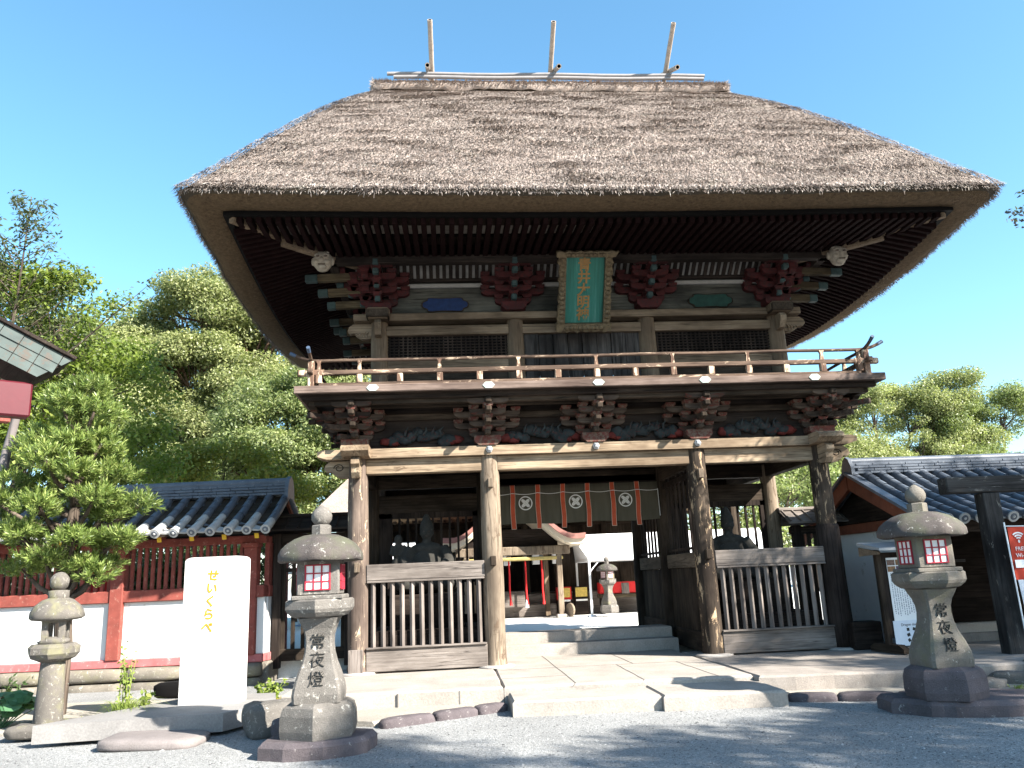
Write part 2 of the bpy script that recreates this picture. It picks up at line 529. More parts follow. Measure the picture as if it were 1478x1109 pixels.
# ---- front bays: rail, bars, bottom board
def grille_bay(x0, x1, y, nbar, parent, front=True):
    c = (x0 + x1) / 2; w = x1 - x0
    m = MT['greywood_x'] if front else MT['mid_x']
    MB().box((c, y - .05, 1.645), (w + .02, .11, .275), ch=.012).build('grille_rail', m, parent)
    MB().box((c, y - .05, 1.49), (w, .15, .035), ch=.006).build('grille_ledge', m, parent)
    b = MB().box((c, y - .06, .21), (w + .03, .11, .37), ch=.01)
    b.box((c, y - .07, .405), (w + .02, .17, .03), ch=.006).build('bottom_board', m, parent)
    R = Matrix.Rotation(PI / 4, 3, 'Z')
    g_ = MB()
    for i in range(nbar):
        x = x0 + w * (i + .62) / (nbar + .25)
        g_.box((x + random.uniform(-.006, .006), y - .05, .945), (.062, .062, 1.08), R, ch=.004)
    g_.build('bar_grille', MT['greywood_z'] if front else MT['mid_z'], parent)
grille_bay(-X2 + .16, -X1 - .16, -.02, 12, gate)
grille_bay(X1 + .16, X2 - .18, -.02, 12, gate)

# ---- mid plane openings with upright bars behind the figures
for s in (-1, 1):
    a, b = sorted((s * (X1 + .14), s * (X2 - .14)))
    c = (a + b) / 2; w = b - a
    fr = MB()
    fr.box((c, DY - .01, 2.80), (w, .1, .12)); fr.box((c, DY - .01, 1.50), (w, .12, .16))
    fr.box((a + .14, DY - .01, 2.1), (.28, .1, 1.5)); fr.box((b - .06, DY - .01, 2.1), (.12, .1, 1.5))
    fr.build('window_frame', MT['dark_z'], gate)
    g_ = MB()
    for i in range(12):
        g_.box((a + .08 + (w - .16) * i / 11, DY, 2.15), (.045, .05, 1.3), ch=.003)
    g_.build('bar_grille', MT['dark_z'], gate)
    MB().box((c, DY, .30), (w, .08, .55)).build('bottom_board', MT['mid_x'], gate)
    g_ = MB()
    for i in range(9):
        g_.box((a + .1 + (w - .2) * i / 8, 2 * DY, 1.05), (.06, .06, 1.3), ch=.004)
    g_.build('bar_grille', MT['mid_z'], gate)
    MB().box((c, 2 * DY, 1.62), (w, .1, .22)).build('grille_rail', MT['mid_x'], gate)
    MB().box((c, 2 * DY, .52), (w, .1, .36)).build('bottom_board', MT['mid_x'], gate)
    # statue dais
    MB().box((s * 3.06, 1.35, .33), (2.05, 1.9, .62)).build('dais', MT['dark_x'], gate)

# ---- passage side partitions
for s in (-1, 1):
    x = s * X1
    for (y0, y1, zb) in ((.15, DY - .15, .02), (DY + .15, 2 * DY - .15, .12)):
        L = y1 - y0; yc = (y0 + y1) / 2
        MB().box((x, yc, 1.645), (.13, L, .27), ch=.012).build('grille_rail', MT['greywood_y'], gate)
        pn = MB()
        nb = 7
        for i in range(nb):
            if i == 1 and zb < .1: wd = L / nb - .014
            else: wd = L / nb - .002
            pn.box((x + random.uniform(-.003, .003), y0 + L * (i + .5) / nb, (1.5 + zb + .3) / 2), (.035, wd, 1.5 - zb - .3), ch=.003)
        pn.build('board_panel', MT['mid_z'], gate)
        MB().box((x, yc, zb + .18), (.12, L, .34), ch=.01).build('bottom_board', MT['mid_y'], gate)
        MB().box((x, y0 + .06, .95), (.10, .1, 1.1)).build('panel_stile', MT['mid_z'], gate)
        g_ = MB()
        for i in range(7):
            g_.box((x, y0 + .22 + (L - .44) * i / 6, 2.55), (.045, .05, 1.6), ch=.003)
        g_.box((x, yc, 1.86), (.06, L, .05)).box((x, yc, 3.2), (.08, L, .1))
        g_.build('bar_grille', MT['dark_z'], gate)

# ---- outer side walls (boards low, bars above)
for s in (-1, 1):
    for a in (0, DY):
        y0, y1 = a + .16, a + DY - .16
        MB().box((s * X2, (y0 + y1) / 2, 1.62), (.1, y1 - y0, .22)).build('grille_rail', MT['mid_y'], gate)
        g_ = MB()
        for i in range(9):
            g_.box((s * X2, y0 + .08 + (y1 - y0 - .16) * i / 8, .95), (.055, .055, 1.2), ch=.003)
        g_.build('bar_grille', MT['mid_z'], gate)
        MB().box((s * X2, (y0 + y1) / 2, .2), (.1, y1 - y0, .36)).build('bottom_board', MT['mid_y'], gate)

# ---- bracket sets
ARM = lambda L, h: [(-L / 2, h / 2), (L / 2, h / 2), (L / 2, .0), (L / 2 - .035, -h * .3), (L / 2 - .10, -h / 2), (-L / 2 + .10, -h / 2), (-L / 2 + .035, -h * .3), (-L / 2, .0)]
def bracket(pos, outs, ht, reach, s1, s2, mats, steps=3, corner=False, base=True, aw=.125):
    """stepped bracket cluster; outs = outward unit vectors"""
    x, y, z = pos
    mb = MB()
    root_h = .17
    bm_, bl_, no_ = 0, 1, 0
    if base:
        mb.prism([(-.24, .17), (.24, .17), (.24, .075), (.16, 0), (-.16, 0), (-.24, .075)], (x, y - .23, z), (1, 0, 0), (0, 0, 1), (0, .46, 0), 1)
    dz = (ht - root_h) / steps
    def cube(p, sz=.175): 
        h = dz * .42
        mb.prism([(-sz / 2, h), (sz / 2, h), (sz / 2, h * .45), (sz * .33, 0), (-sz * .33, 0), (-sz / 2, h * .45)], (p[0], p[1] - sz / 2, p[2]), (1, 0, 0), (0, 0, 1), (0, sz, 0), 1)
    for o in outs:
        o = Vector((o[0], o[1], 0)); w = Vector((-o.y, o.x, 0))
        for k in range(steps):
            zc = z + root_h + dz * k + dz * .29
            hh = dz * .62
            for j in range(k + 1):
                L = s1 if (k - j) == 0 else s2
                if j == 0 and k == 2: L = s2
                pr = reach * j / steps
                c = Vector((x, y, zc)) + o * pr
                mb.prism(ARM(L, hh), c - o * aw / 2, w, (0, 0, 1), o * aw, 0)
                for q in (-1, 0, 1):
                    pp = c + w * (q * (L / 2 - .075)); cube((pp.x, pp.y, zc + hh / 2))
            # projecting arm with its nose
            e = Vector((x, y, zc)) + o * (reach * (k + 1) / steps)
            mb.beam((x - o.x * .05, y - o.y * .05, zc), e, .10, hh)
            mb.beam(e, e + o * .14, .11, hh * .92, ch=.02, mi=2)
            cube((e.x, e.y, zc + hh / 2))
    # top arm under the purlin
    for o in outs:
        o = Vector((o[0], o[1], 0)); w = Vector((-o.y, o.x, 0))
        c = Vector((x, y, z + ht + dz * .2)) + o * reach
        mb.prism(ARM(s1 + .08, dz * .5), c - o * .055, w, (0, 0, 1), o * .11, 0)
        mb.beam(c, c + o * .16, .12, dz * .62, ch=.02, mi=2)
    return mb.build('bracket_set', list(mats), gate)

LOWB = (MT['bracket'], MT['redbrown'], MT['mid_z'])
zl = 3.785
for x in (-1.92, .03, 1.95):
    bracket((x, -.02, zl), [(0, -1)], .66, .70, .64, 1.18, LOWB)
for s in (-1, 1):
    bracket((s * 4.27, -.02, zl), [(0, -1), (s, 0)], .66, .70, .60, 1.02, LOWB)
    d = Vector((s, -1, 0)).normalized()
    nb = MB()
    for k in range(3):
        zc = zl + .17 + .15 * k + .05
        nb.beam((s * 4.27, -.02, zc), Vector((s * 4.27, -.02, zc)) + d * (.38 + .32 * k), .10, .09)
    nb.build('diagonal_arm', MT['bracket'], gate)
    for y in (DY, 2 * DY):
        bracket((s * 4.27, y, zl), [(s, 0)], .62, .66, .60, 1.10, LOWB)
# recess behind the lower brackets, and its beams
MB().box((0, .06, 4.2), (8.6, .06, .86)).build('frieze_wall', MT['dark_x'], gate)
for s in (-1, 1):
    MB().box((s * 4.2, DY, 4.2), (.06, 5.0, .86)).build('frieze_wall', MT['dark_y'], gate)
MB().beam((-4.3, -.03, 4.36), (4.3, -.03, 4.36), .1, .11).build('bracket_tie', MT['mid_x'], gate)
MB().beam((-4.9, -.68, 4.52), (4.9, -.68, 4.52), .12, .10).build('bracket_tie', MT['mid_x'], gate)
MB().beam((-4.5, -.36, 4.5), (4.5, -.36, 4.5), .08, .06).build('bracket_tie', MT['mid_x'], gate)
for s in (-1, 1):
    MB().beam((s * 4.95, -.7, 4.52), (s * 4.95, 5.7, 4.52), .12, .10).build('bracket_tie', MT['mid_y'], gate)
# carved animals between the brackets
carv = paint('faded carving paint', (.022, .027, .027), .5, .85, 7, worn=(.07, .018, .014), worn_amt=.58)
carv_red = paint('red carving paint', (.10, .016, .012), .4, .8, 7)
for i, x in enumerate((-3.1, -.95, 1.0, 3.1)):
    mb = MB(); rr = random.Random(i + 3)
    for k in range(10):
        px = x + (k - 4.5) * .115
        pz = 3.92 + .13 * (1 - abs(k - 4.5) / 5) + .06 * math.sin(k * 2.1 + i)
        mb.blob((px, -.02, pz), (.10 + rr.random() * .05, .06, .07 + rr.random() * .05), amp=.5, seed=k + i * 20, sub=2, freq=2.5)
    for k in range(5):
        mb.tube([(x - .3 + k * .16, -.06, 4.02), (x - .28 + k * .16 + .05 * math.sin(k), -.09, 4.10), (x - .24 + k * .16, -.07, 4.17)], [.03, .022, .008], 6)
    cp = mb.build('carved_panel', carv, gate)
    for q in (-1, 1):
        rb = MB()
        rb.blob((x + q * .62, -.02, 3.93), (.13, .05, .08), amp=.5, seed=i + q * 3 + 9, sub=2, freq=3)
        rb.blob((x + q * .5, -.02, 3.88), (.1, .05, .05), amp=.5, seed=i + q * 5 + 19, sub=2, freq=3)
        rb.build('red_wave_carving', carv_red, cp)

# ---- balcony
BX, BY0, BY1 = 5.20, -1.02, 6.02
mb = MB()
mb.box((0, DY, 4.655), (2 * BX - .1, BY1 - BY0 - .1, .07))
mb.build('balcony_floor', MT['dark_x'], gate)
MB().beam((-BX, BY0 + .06, 4.69), (BX, BY0 + .06, 4.69), .12, .13, ch=.01).build('balcony_edge', MT['edge'], gate)
MB().beam((-BX, BY1 - .06, 4.69), (BX, BY1 - .06, 4.69), .12, .13, ch=.01).build('balcony_edge', MT['edge'], gate)
for s in (-1, 1):
    MB().beam((s * (BX - .06), BY0 + .122, 4.69), (s * (BX - .06), BY1 - .122, 4.69), .12, .125, ch=.01).build('balcony_edge', MT['edge'], gate)
MB().beam((-BX + .1, BY0 + .25, 4.59), (BX - .1, BY0 + .25, 4.59), .14, .09, ch=.01).build('balcony_joist', MT['dark_x'], gate)
for x in (-3.88, -1.91, 0, 1.89, 3.88):
    o = MB().lathe([(0, 0), (.085, 0), (.085, .012), (0, .012)], n=6, smooth=False).build('hexagon_plate', MT['pale_plate'], gate)
    o.location = (x, BY0 - .001, 4.695); o.rotation_euler = (PI / 2, 0, 0); o.scale = (1.25, .75, 1)

# railing: front, sides, back
def rail_run(mb, p0, p1, zm, r, tips):
    p0 = Vector(p0); p1 = Vector(p1); d = (p1 - p0).normalized(); L = (p1 - p0).length
    pts = []
    for t in np.linspace(-.48, 0, 6): pts.append(p0 + d * t + Vector((0, 0, tips * (t / .48) ** 2)))
    for i in range(1, 14):
        pts.append(p0 + d * (L * i / 14) + Vector((0, 0, .006 * math.sin(i * 1.7))))
    for t in np.linspace(0, .48, 6): pts.append(p1 + d * t + Vector((0, 0, tips * (t / .48) ** 2)))
    for p in pts: p.z += zm
    mb.tube(pts, r, 8)
    return pts
def railing(p0, p1, m):
    p0 = Vector(p0); p1 = Vector(p1)
    d = (p1 - p0).normalized(); L = (p1 - p0).length
    a = MB().beam(p0 + Vector((0, 0, 4.785)), p1 + Vector((0, 0, 4.785)), .08, .06, ch=.006)
    root = a.build('balcony_railing', m, gate)
    mid = MB().beam(p0 - d * .33 + Vector((0, 0, 5.0)), p1 + d * .33 + Vector((0, 0, 5.0)), .085, .082, ch=.012)
    mid.build('middle_rail', m, root)
    tp = MB(); pts = rail_run(tp, p0, p1, 5.215, .030, .14)
    tp.build('top_rail', m, root)
    for e, nrm in ((pts[0], pts[0] - pts[1]), (pts[-1], pts[-1] - pts[-2])):
        MB().tube([e - nrm.normalized() * .10, e + nrm.normalized() * .015], .033, 8).build('rail_end_cap', MT['blue_cap'], root)
    n = round(L / .685)
    for i in range(n + 1):
        p = p0 + d * (L * i / n)
        top = 4.962
        MB().box((p.x, p.y, (4.812 + top) / 2), (.105, .10, top - 4.812), ch=.008).build('railing_post', MT['railpost'], root)
        if i % 2 == 1 or i in (0, n):
            MB().prism([(-.035, 0), (.035, 0), (.022, .12), (.045, .175), (-.045, .175), (-.022, .12)], (p.x, p.y - .03, 5.036), (1, 0, 0), (0, 0, 1), (0, .06, 0)).build('railing_strut', MT['railpost'], root)
    return root
railing((-4.8, -.9, 0), (4.8, -.9, 0), MT['rail'])
railing((-4.9, 5.9, 0), (4.9, 5.9, 0), MT['rail'])
for s in (-1, 1): railing((s * 4.93, -.76, 0), (s * 4.93, 5.76, 0), MT['rail'])
for s in (-1, 1):
    MB().box((s * 4.93, -.9, 4.98), (.11, .11, .45), ch=.01).box((s * 4.93, -.9, 5.0), (.46, .09, .11), ch=.02).build('corner_post', MT['railpost'], gate)

# ---- upper storey
U2, U1, UY0, UY1 = 3.88, 1.29, .36, 4.64
for y in (UY0, UY1):
    for x in (-U2, -U1, U1, U2):
        p = pillar_bm(6.32 - 4.69, .165, seed=int(40 + x * 10 + y)).build('upper_pillar', MT['tan_z'], gate); p.location = (x, y, 4.69)
for s in (-1, 1):
    p = pillar_bm(6.32 - 4.69, .16, seed=70 + s).build('upper_pillar', MT['tan_z'], gate); p.location = (s * U2, DY, 4.69)
for y in (UY0, UY1):
    MB().beam((-4.35, y, 6.345), (4.35, y, 6.345), .40, .14, ch=.012).build('upper_plate', MT['tan_x'], gate)
    for a, b in ((-U2, -U1), (-U1, U1), (U1, U2)):
        MB().beam((a + .13, y - .02, 6.10), (b - .13, y - .02, 6.10), .16, .185, ch=.012).build('upper_tie_beam', MT['tan_x'], gate)
for s in (-1, 1):
    MB().beam((s * U2, -.12, 6.35), (s * U2, 5.12, 6.35), .42, .15, ch=.012).build('upper_plate', MT['mid_y'], gate)
    # white painted corner noses
    mb = MB(); mb.box((s * U2, UY0 - .28, 6.37), (.44, .34, .20), ch=.05)
    mb.build('corner_nose', MT['tan_x'], gate)
    mb = MB(); mb.prism(nose, (s * (U2 + .12), UY0 - .07, 6.12), (s, 0, 0), (0, 0, 1), (0, .14, 0))
    c_ = mb.build('carved_beam_nose', MT['tan_x'], gate)
    mb = MB()
    for k in range(4): mb.tube([(s * (U2 + .2 + .06 * k), UY0 - .075, 6.1 - .01 * k), (s * (U2 + .24 + .06 * k), UY0 - .09, 6.04), (s * (U2 + .23 + .06 * k), UY0 - .075, 5.97 + .02 * k)], [.012, .02, .008], 6)
    mb.build('feather_carving', MT['tan_x'], c_)
    mb = MB(); mb.prism([(0, .14), (.26, .14), (.33, .06), (.30, -.03), (.22, -.14), (0, -.16)], (s * U2 - .06, UY0 - .12, 6.1), (0, -1, 0), (0, 0, 1), (.12, 0, 0))
    mb.build('carved_beam_nose', MT['tan_z'], gate)
DOORW = wood('grey plank door', (.03, .027, .026), (.115, .104, .097), 2, fine=14, stain=.3)
# front and back walls
for y in (UY0, UY1):
    q = -1 if y == UY0 else 1
    for s in (-1, 1):
        a, b = sorted((s * (U1 + .15), s * (U2 - .15))); c = (a + b) / 2; w = b - a
        MB().box((c, y - q * .06, 5.8), (w, .03, .46)).build('lattice_backing', MT['black'], gate)
        lt = MB()
        nx = 27; nz = 8
        for i in range(nx): lt.box((a + w * (i + .5) / nx, y + q * .0, 5.80), (.026, .03, .43), ch=.002)
        for j in range(nz): lt.box((c, y + q * .014, 5.60 + .40 * j / (nz - 1)), (w, .018, .022), ch=.002)
        lt.build('lattice_window', MT['dark_z'], gate)
        MB().box((c, y, 5.46), (w, .12, .24), ch=.01).build('wall_beam', MT['tan_x'], gate)
        MB().box((c, y - q * .03, 5.03), (w, .05, .60)).build('wall_boards', MT['mid_x'], gate)
    dr = MB()
    for i in range(8):
        wd = (2 * U1 - .32) / 8
        dr.box((-U1 + .16 + wd * (i + .5), y + (.015 if i % 2 else -.01), 5.37), (wd - .012, .04, 1.28), ch=.004)
    dr.build('plank_door', DOORW, gate)
for s in (-1, 1):
    MB().box((s * U2, DY, 5.4), (.06, UY1 - UY0, 1.4)).build('side_wall', MT['mid_y'], gate)
    MB().beam((s * U2, UY0, 6.12), (s * U2, UY1, 6.12), .16, .18).build('upper_tie_beam', MT['mid_y'], gate)
# frieze above the plate with the coloured cloud panels
frz = wood('grey green frieze board', (.045, .045, .04), (.13, .125, .105), 0, fine=18, stain=.4)
MB().box((0, UY0 + .03, 6.85), (2 * U2, .06, .88)).build('frieze_wall', frz, gate)
MB().box((0, UY1 - .03, 6.85), (2 * U2, .06, .88)).build('frieze_wall', frz, gate)
for s in (-1, 1): MB().box((s * (U2 - .03), DY, 6.85), (.06, UY1 - UY0, .88)).build('frieze_wall', frz, gate)
MB().beam((-3.8, UY0 - .06, 7.0), (3.8, UY0 - .06, 7.0), .07, .075).build('white_beam', MT['white_strip'], gate)
MB().beam((-3.9, UY0 - .08, 7.125), (3.9, UY0 - .08, 7.125), .09, .10).build('bracket_tie', MT['dark_x'], gate)
def cloud(c, m, name, W=.40, H=.13):
    pts = []
    for i in range(64):
        t = 2 * PI * i / 64
        k = 1 + .08 * math.cos(6 * t)
        sx = math.copysign(abs(math.cos(t)) ** .55, math.cos(t)); sy = math.copysign(abs(math.sin(t)) ** .6, math.sin(t))
        pts.append((sx * W * k, sy * H * k))
    mb = MB(); mb.prism(pts, (c[0], c[1], c[2]), (1, 0, 0), (0, 0, 1), (0, -.03, 0), 0)
    mb.prism([(a * 1.06, b * 1.12) for a, b in pts], (c[0], c[1] + .006, c[2]), (1, 0, 0), (0, 0, 1), (0, -.025, 0), 1)
    return mb.build(name, [m, MT['mid_x']], gate)
cloud((-2.62, UY0 - .01, 6.63), MT['blue_panel'], 'cloud_panel')['label'] = 'blue cloud shaped panel'
cloud((2.62, UY0 - .01, 6.63), MT['green_panel'], 'cloud_panel')['label'] = 'green cloud shaped panel'

UPB = (MT['red'], MT['red'], MT['teal'])
zu = 6.43
for x in (-U1 - .02, U1 + .03):
    bracket((x, UY0 - .05, zu), [(0, -1)], .74, .66, .70, 1.22, UPB)
    bracket((x, UY1 + .05, zu), [(0, 1)], .70, .66, .62, 1.06, UPB)
for s in (-1, 1):
    for yy, oy in ((UY0, -1), (UY1, 1)):
        bracket((s * U2, yy + oy * .05, zu), [(0, oy), (s, 0)], .74, .66, .70, 1.16, UPB)
    bracket((s * U2, DY, zu), [(s, 0)], .70, .66, .62, 1.06, UPB)
    # pale cantilevers with green ends that stick out below the eaves at the sides
    for (yy, ln, zz) in ((UY0 - .30, 1.15, 7.12), (UY0 - .05, .95, 6.92), (UY0 + .15, .8, 6.73), (DY - .3, 1.0, 6.95), (DY + .3, 1.0, 6.95), (UY1 - .2, 1.0, 6.9), (DY - .3, .8, 6.72), (DY + .3, .8, 6.72), (UY1 - .2, .8, 6.7)):
        b_ = MB().beam((s * (U2 + .2), yy, zz), (s * (U2 + .2 + ln * .8), yy, zz - .03), .13, .14, ch=.012).build('cantilever_arm', MT['ochre'], gate)
        MB().beam((s * (U2 + .2 + ln * .8), yy, zz - .03), (s * (U2 + .2 + ln), yy, zz - .04), .135, .145, ch=.015).build('painted_end', MT['teal'], b_)
    # hip rafter, two lengths
    MB().beam((s * 4.25, .0, 7.33), (s * 5.38, -1.32, 7.25), .13, .17, ch=.015).build('hip_rafter', MT['tan_x'], gate)
    MB().beam((s * 5.30, -1.22, 7.33), (s * 6.02, -2.2, 7.27), .12, .15, ch=.015).build('hip_rafter', MT['tan_x'], gate)
    # carved demon face on the corner
    mk = MB()
    hx, hy, hz = s * 4.79, -.72, 7.12
    mk.blob((hx, hy, hz), (.17, .15, .20), amp=.12, seed=3, sub=3)
    mk.blob((hx, hy - .13, hz - .02), (.045, .06, .06), amp=.1)
    for e in (-1, 1):
        mk.blob((hx + e * .075, hy - .11, hz + .075), (.06, .04, .03), amp=.2, seed=e + 4)
        mk.blob((hx + e * .09, hy - .1, hz - .05), (.06, .05, .05), amp=.1)
        mk.tube([(hx + e * .09, hy - .05, hz + .14), (hx + e * .13, hy - .08, hz + .21), (hx + e * .12, hy - .1, hz + .26)], [.03, .02, .006], 7)
        mk.blob((hx + e * .17, hy + .02, hz), (.035, .05, .08), amp=.1)
    mk.blob((hx, hy - .1, hz - .14), (.09, .06, .05), amp=.1)
    mo = mk.build('demon_mask', MT['mask'], gate)
    dk = MB()
    for e in (-1, 1): dk.blob((hx + e * .07, hy - .145, hz + .045), (.032, .02, .018), amp=.0)
    dk.box((hx, hy - .155, hz - .115), (.12, .02, .022), ch=.006)
    dk.build('eyes_and_mouth', MT['mask_dark'], mo)

# ---- eaves seen from below: purlin, rafters with pale boards between
EX, EY0, EY1 = 6.08, -2.25, 7.25
for y, w_ in ((-.42, 1), (5.42, 1)):
    MB().beam((-4.75, y, 7.24), (4.75, y, 7.24), .17, .15, ch=.01).build('eave_purlin', MT['dark_x'], gate)
for s in (-1, 1):
    MB().beam((s * 4.66, -.5, 7.24), (s * 4.66, 5.5, 7.24), .17, .15, ch=.01).build('eave_purlin', MT['dark_y'], gate)
def eave_drop(x, y):
    """the eave line sags between its lifted corners; x, y from the roof centre"""
    rx, ry = abs(x) / 6.70, abs(y) / 5.36
    if rx >= ry: return .40 * (1 - (ry / max(rx, 1e-6)) ** 2) ** 1.2
    return .07 * (1 - (rx / max(ry, 1e-6)) ** 2)
def soffit(side):
    """one side of the eaves: two tiers of rafters under pale boards, mitred at the corners"""
    mb = MB()
    # local frame: u along eave, v outward distance from the purlin line
    def V_(x, y, z, v): return Vector((x, y, z - eave_drop(x, y - DY) * max(0, v / 1.83) ** 1.3))
    if side in ('front', 'back'):
        q = -1 if side == 'front' else 1
        P = lambda u, v, z: V_(u, (-.42 if q < 0 else 5.42) + q * v, z, v)
        H0 = 4.7; hw = (EX - 4.66) / 1.83
    else:
        q = -1 if side == 'left' else 1
        P = lambda u, v, z: V_(q * (4.66 + v * (EX - 4.66) / 1.83), DY + u, z, v)
        H0 = 2.92; hw = 1.0
    lim = lambda v: H0 + v * hw
    zi = lambda v: 7.345 - .05 * v          # inner tier
    zo = lambda v: 7.375 - .055 * v          # outer tier, a little higher
    # boards
    for (v0, v1, zf, bm_i) in ((-.9, .8, lambda v: 7.42 - .05 * v + (.20 * max(0, -v)), 3), (.72, 1.30, lambda v: 7.445 - .06 * v, 1), (1.30, 1.86, lambda v: 7.445 - .06 * v, 3)):
        a0, a1 = lim(v0), lim(v1)
        NB = 12
        for k in range(NB):
            s0, s1_ = -1 + 2 * k / NB, -1 + 2 * (k + 1) / NB
            mb.add([P(a0 * s0, v0, zf(v0)), P(a0 * s1_, v0, zf(v0)), P(a1 * s1_, v1, zf(v1)), P(a1 * s0, v1, zf(v1))], [[0, 1, 2, 3]], bm_i)
    pitch = .155
    n = int(lim(1.8) / pitch)
    for i in range(-n, n + 1):
        u = i * pitch
        need = max(0.0, (abs(u) - H0) / hw) + .03
        if need < .78:
            v0 = max(-.25, need)
            mb.beam(P(u, v0, zi(v0)), P(u, .86, zi(.86)), .095, .12, ch=.006)
        v0 = max(.7, need)
        if v0 < 1.6:
            mb.beam(P(u, v0, zo(v0) - .03), P(u, 1.80, zo(1.8) - .03), .085, .115, ch=.006)
    # edge boards
    a = lim(.86); b = lim(1.83)
    for k in range(12):
        s0, s1_ = -1 + 2 * k / 12, -1 + 2 * (k + 1) / 12
        mb.beam(P(a * s0, .84, 7.385), P(a * s1_, .84, 7.385), .07, .06, mi=2, ch=0)
        mb.beam(P(b * s0, 1.83, 7.345), P(b * s1_, 1.83, 7.345), .10, .11, mi=2, ch=0)
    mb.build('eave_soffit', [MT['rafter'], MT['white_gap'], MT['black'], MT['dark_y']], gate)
for sd in ('front', 'left', 'right', 'back'): soffit(sd)
# curved rib ceiling between wall brackets and purlin
rb = MB()
rb.add([(-4.3, -.06, 7.34), (4.3, -.06, 7.34), (4.3, .20, 7.12), (-4.3, .20, 7.12)], [[0, 1, 2, 3]], 1)
for i in range(-32, 33):
    rb.beam((i * .125, .185, 7.11), (i * .125, -.075, 7.33), .07, .05, ch=.004)
rb.build('rib_ceiling', [MT['dark_y'], MT['white_gap']], gate)
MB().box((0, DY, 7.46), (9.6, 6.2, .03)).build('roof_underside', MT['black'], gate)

# ---- name plaque (hangs in front of the upper storey)
plq = thing('name_plaque', 'green name plaque with gold lettering in a carved gilt frame, tilted under the eaves', 'plaque', (-.03, .0, 5.99))
plq.rotation_euler = (math.radians(33), 0, 0)
plq.scale = (.93, .95, .95)
gold = paint('worn gilt', (.12, .088, .05), .4, .7, 9, worn=(.055, .04, .026), worn_amt=.56)
gold2 = paint('gold lettering', (.25, .135, .045), .25, .5, 9)
grn, nt, b = _mat('streaked green plaque'); g = G(nt)
c = g.ramp(g.noise(g.coord((14, 14, .8)), 1, 6, .7), [(.3, (.006, .075, .055)), (.55, (.015, .13, .10)), (.75, (.10, .22, .19))])
nt.links.new(c, b.inputs['Base Color']); b.inputs['Roughness'].default_value = .7
PW, PH = .78, 1.32
ZP = .79
MB().box((0, 0, ZP), (PW, .06, PH), ch=.01).build('green_board', grn, plq)
mb = MB(); rr = random.Random(5)
def wavy(n, L, amp):
    return [(L * i / n, amp * (.5 + .5 * math.sin(i * 2.4) + .3 * rr.uniform(-1, 1))) for i in range(n + 1)]
zb, zt = ZP - PH / 2, ZP + PH / 2
for s in (-1, 1):
    w_ = wavy(22, PH + .2, .035)
    poly = [(s * PW / 2, zb - .1)] + [(s * (PW / 2 + .11 + b_ + .05 * abs(a / (PH + .2) - .5)), zb - .1 + a) for a, b_ in w_] + [(s * PW / 2, zt + .1)]
    mb.prism(poly, (0, .03, 0), (1, 0, 0), (0, 0, 1), (0, -.14, 0))
w_ = wavy(16, PW + .34, .05)
mb.prism([(-PW / 2 - .17, zb)] + [(-PW / 2 - .17 + a, zb - .13 - b_) for a, b_ in w_] + [(PW / 2 + .17, zb)], (0, .034, 0), (1, 0, 0), (0, 0, 1), (0, -.15, 0))
mb.prism([(-PW / 2 - .19, zt)] + [(-PW / 2 - .19 + a * 1.1, zt + .10 + b_ * .5) for a, b_ in w_] + [(PW / 2 + .19, zt)], (0, .034, 0), (1, 0, 0), (0, 0, 1), (0, -.15, 0))
for k in range(14):
    for s in (-1, 1):
        mb.blob((s * (PW / 2 + .07), -.11, zb + PH * (k + .5) / 14), (.06, .03, .05), amp=.4, seed=k * 2 + s)
for k in range(9):
    mb.blob((-PW / 2 + PW * (k + .5) / 9, -.12, zb - .08), (.055, .03, .05), amp=.4, seed=k)
    mb.blob((-PW / 2 + PW * (k + .5) / 9, -.12, zt + .05), (.05, .03, .035), amp=.4, seed=k + 30)
mb.build('carved_frame', gold, plq)
for i, ch_ in enumerate('青井大明神'):
    text_obj('letter', ch_, .27, gold2, plq, (-.02, -.032, ZP + .49 - .246 * i), extrude=.008, bold=.006)

# ---- thatched roof
th_base, nt, b = _mat('thatch'); g = G(nt)
v1 = g.coord((30, 30, 8)); nA = g.noise(v1, 1, 6, .7)
nB = g.noise(g.coord((1.6, 1.6, 3.2)), 1, 5, .65)
c = g.ramp(nA, [(.28, (.19, .15, .128)), (.5, (.30, .245, .212)), (.75, (.40, .34, .30))])
c = g.mix(g.ramp(nB, [(.4, gray(0)), (.7, gray(.5))]), c, (.17, .12, .09))
nt.links.new(c, b.inputs['Base Color']); b.inputs['Roughness'].default_value = .95; b.inputs['Specular IOR Level'].default_value = .1
nt.links.new(g.bump(nA, .7, .05), b.inputs['Normal'])
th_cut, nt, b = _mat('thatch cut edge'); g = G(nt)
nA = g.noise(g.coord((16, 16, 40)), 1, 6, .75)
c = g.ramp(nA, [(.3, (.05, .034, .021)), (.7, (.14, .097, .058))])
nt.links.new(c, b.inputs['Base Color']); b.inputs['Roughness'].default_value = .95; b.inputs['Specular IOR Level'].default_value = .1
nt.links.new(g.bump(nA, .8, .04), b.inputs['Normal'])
th_rim = stone('shaded mossy thatch rim', (.075, .06, .042), (.022, .018, .014), scale=6, bump=.8)  # shade of the undercut edge painted into the colour, with some moss
straw, nt, b = _mat('loose straw'); g = G(nt)
geo = nt.nodes.new('ShaderNodeNewGeometry')
c = g.ramp(geo.outputs['Random Per Island'], [(0, (.165, .13, .114)), (.4, (.245, .202, .178)), (.75, (.32, .274, .243)), (1, (.44, .393, .35))])
nB = g.noise(g.coord((.8, .8, 4.0)), 1, 7, .72)
c = g.mix(g.ramp(nB, [(.46, gray(0)), (.60, gray(.14))]), c, (.26, .20, .18))
nC = g.noise(g.coord((1.6, 1.6, 6.0)), 1, 5, .7)
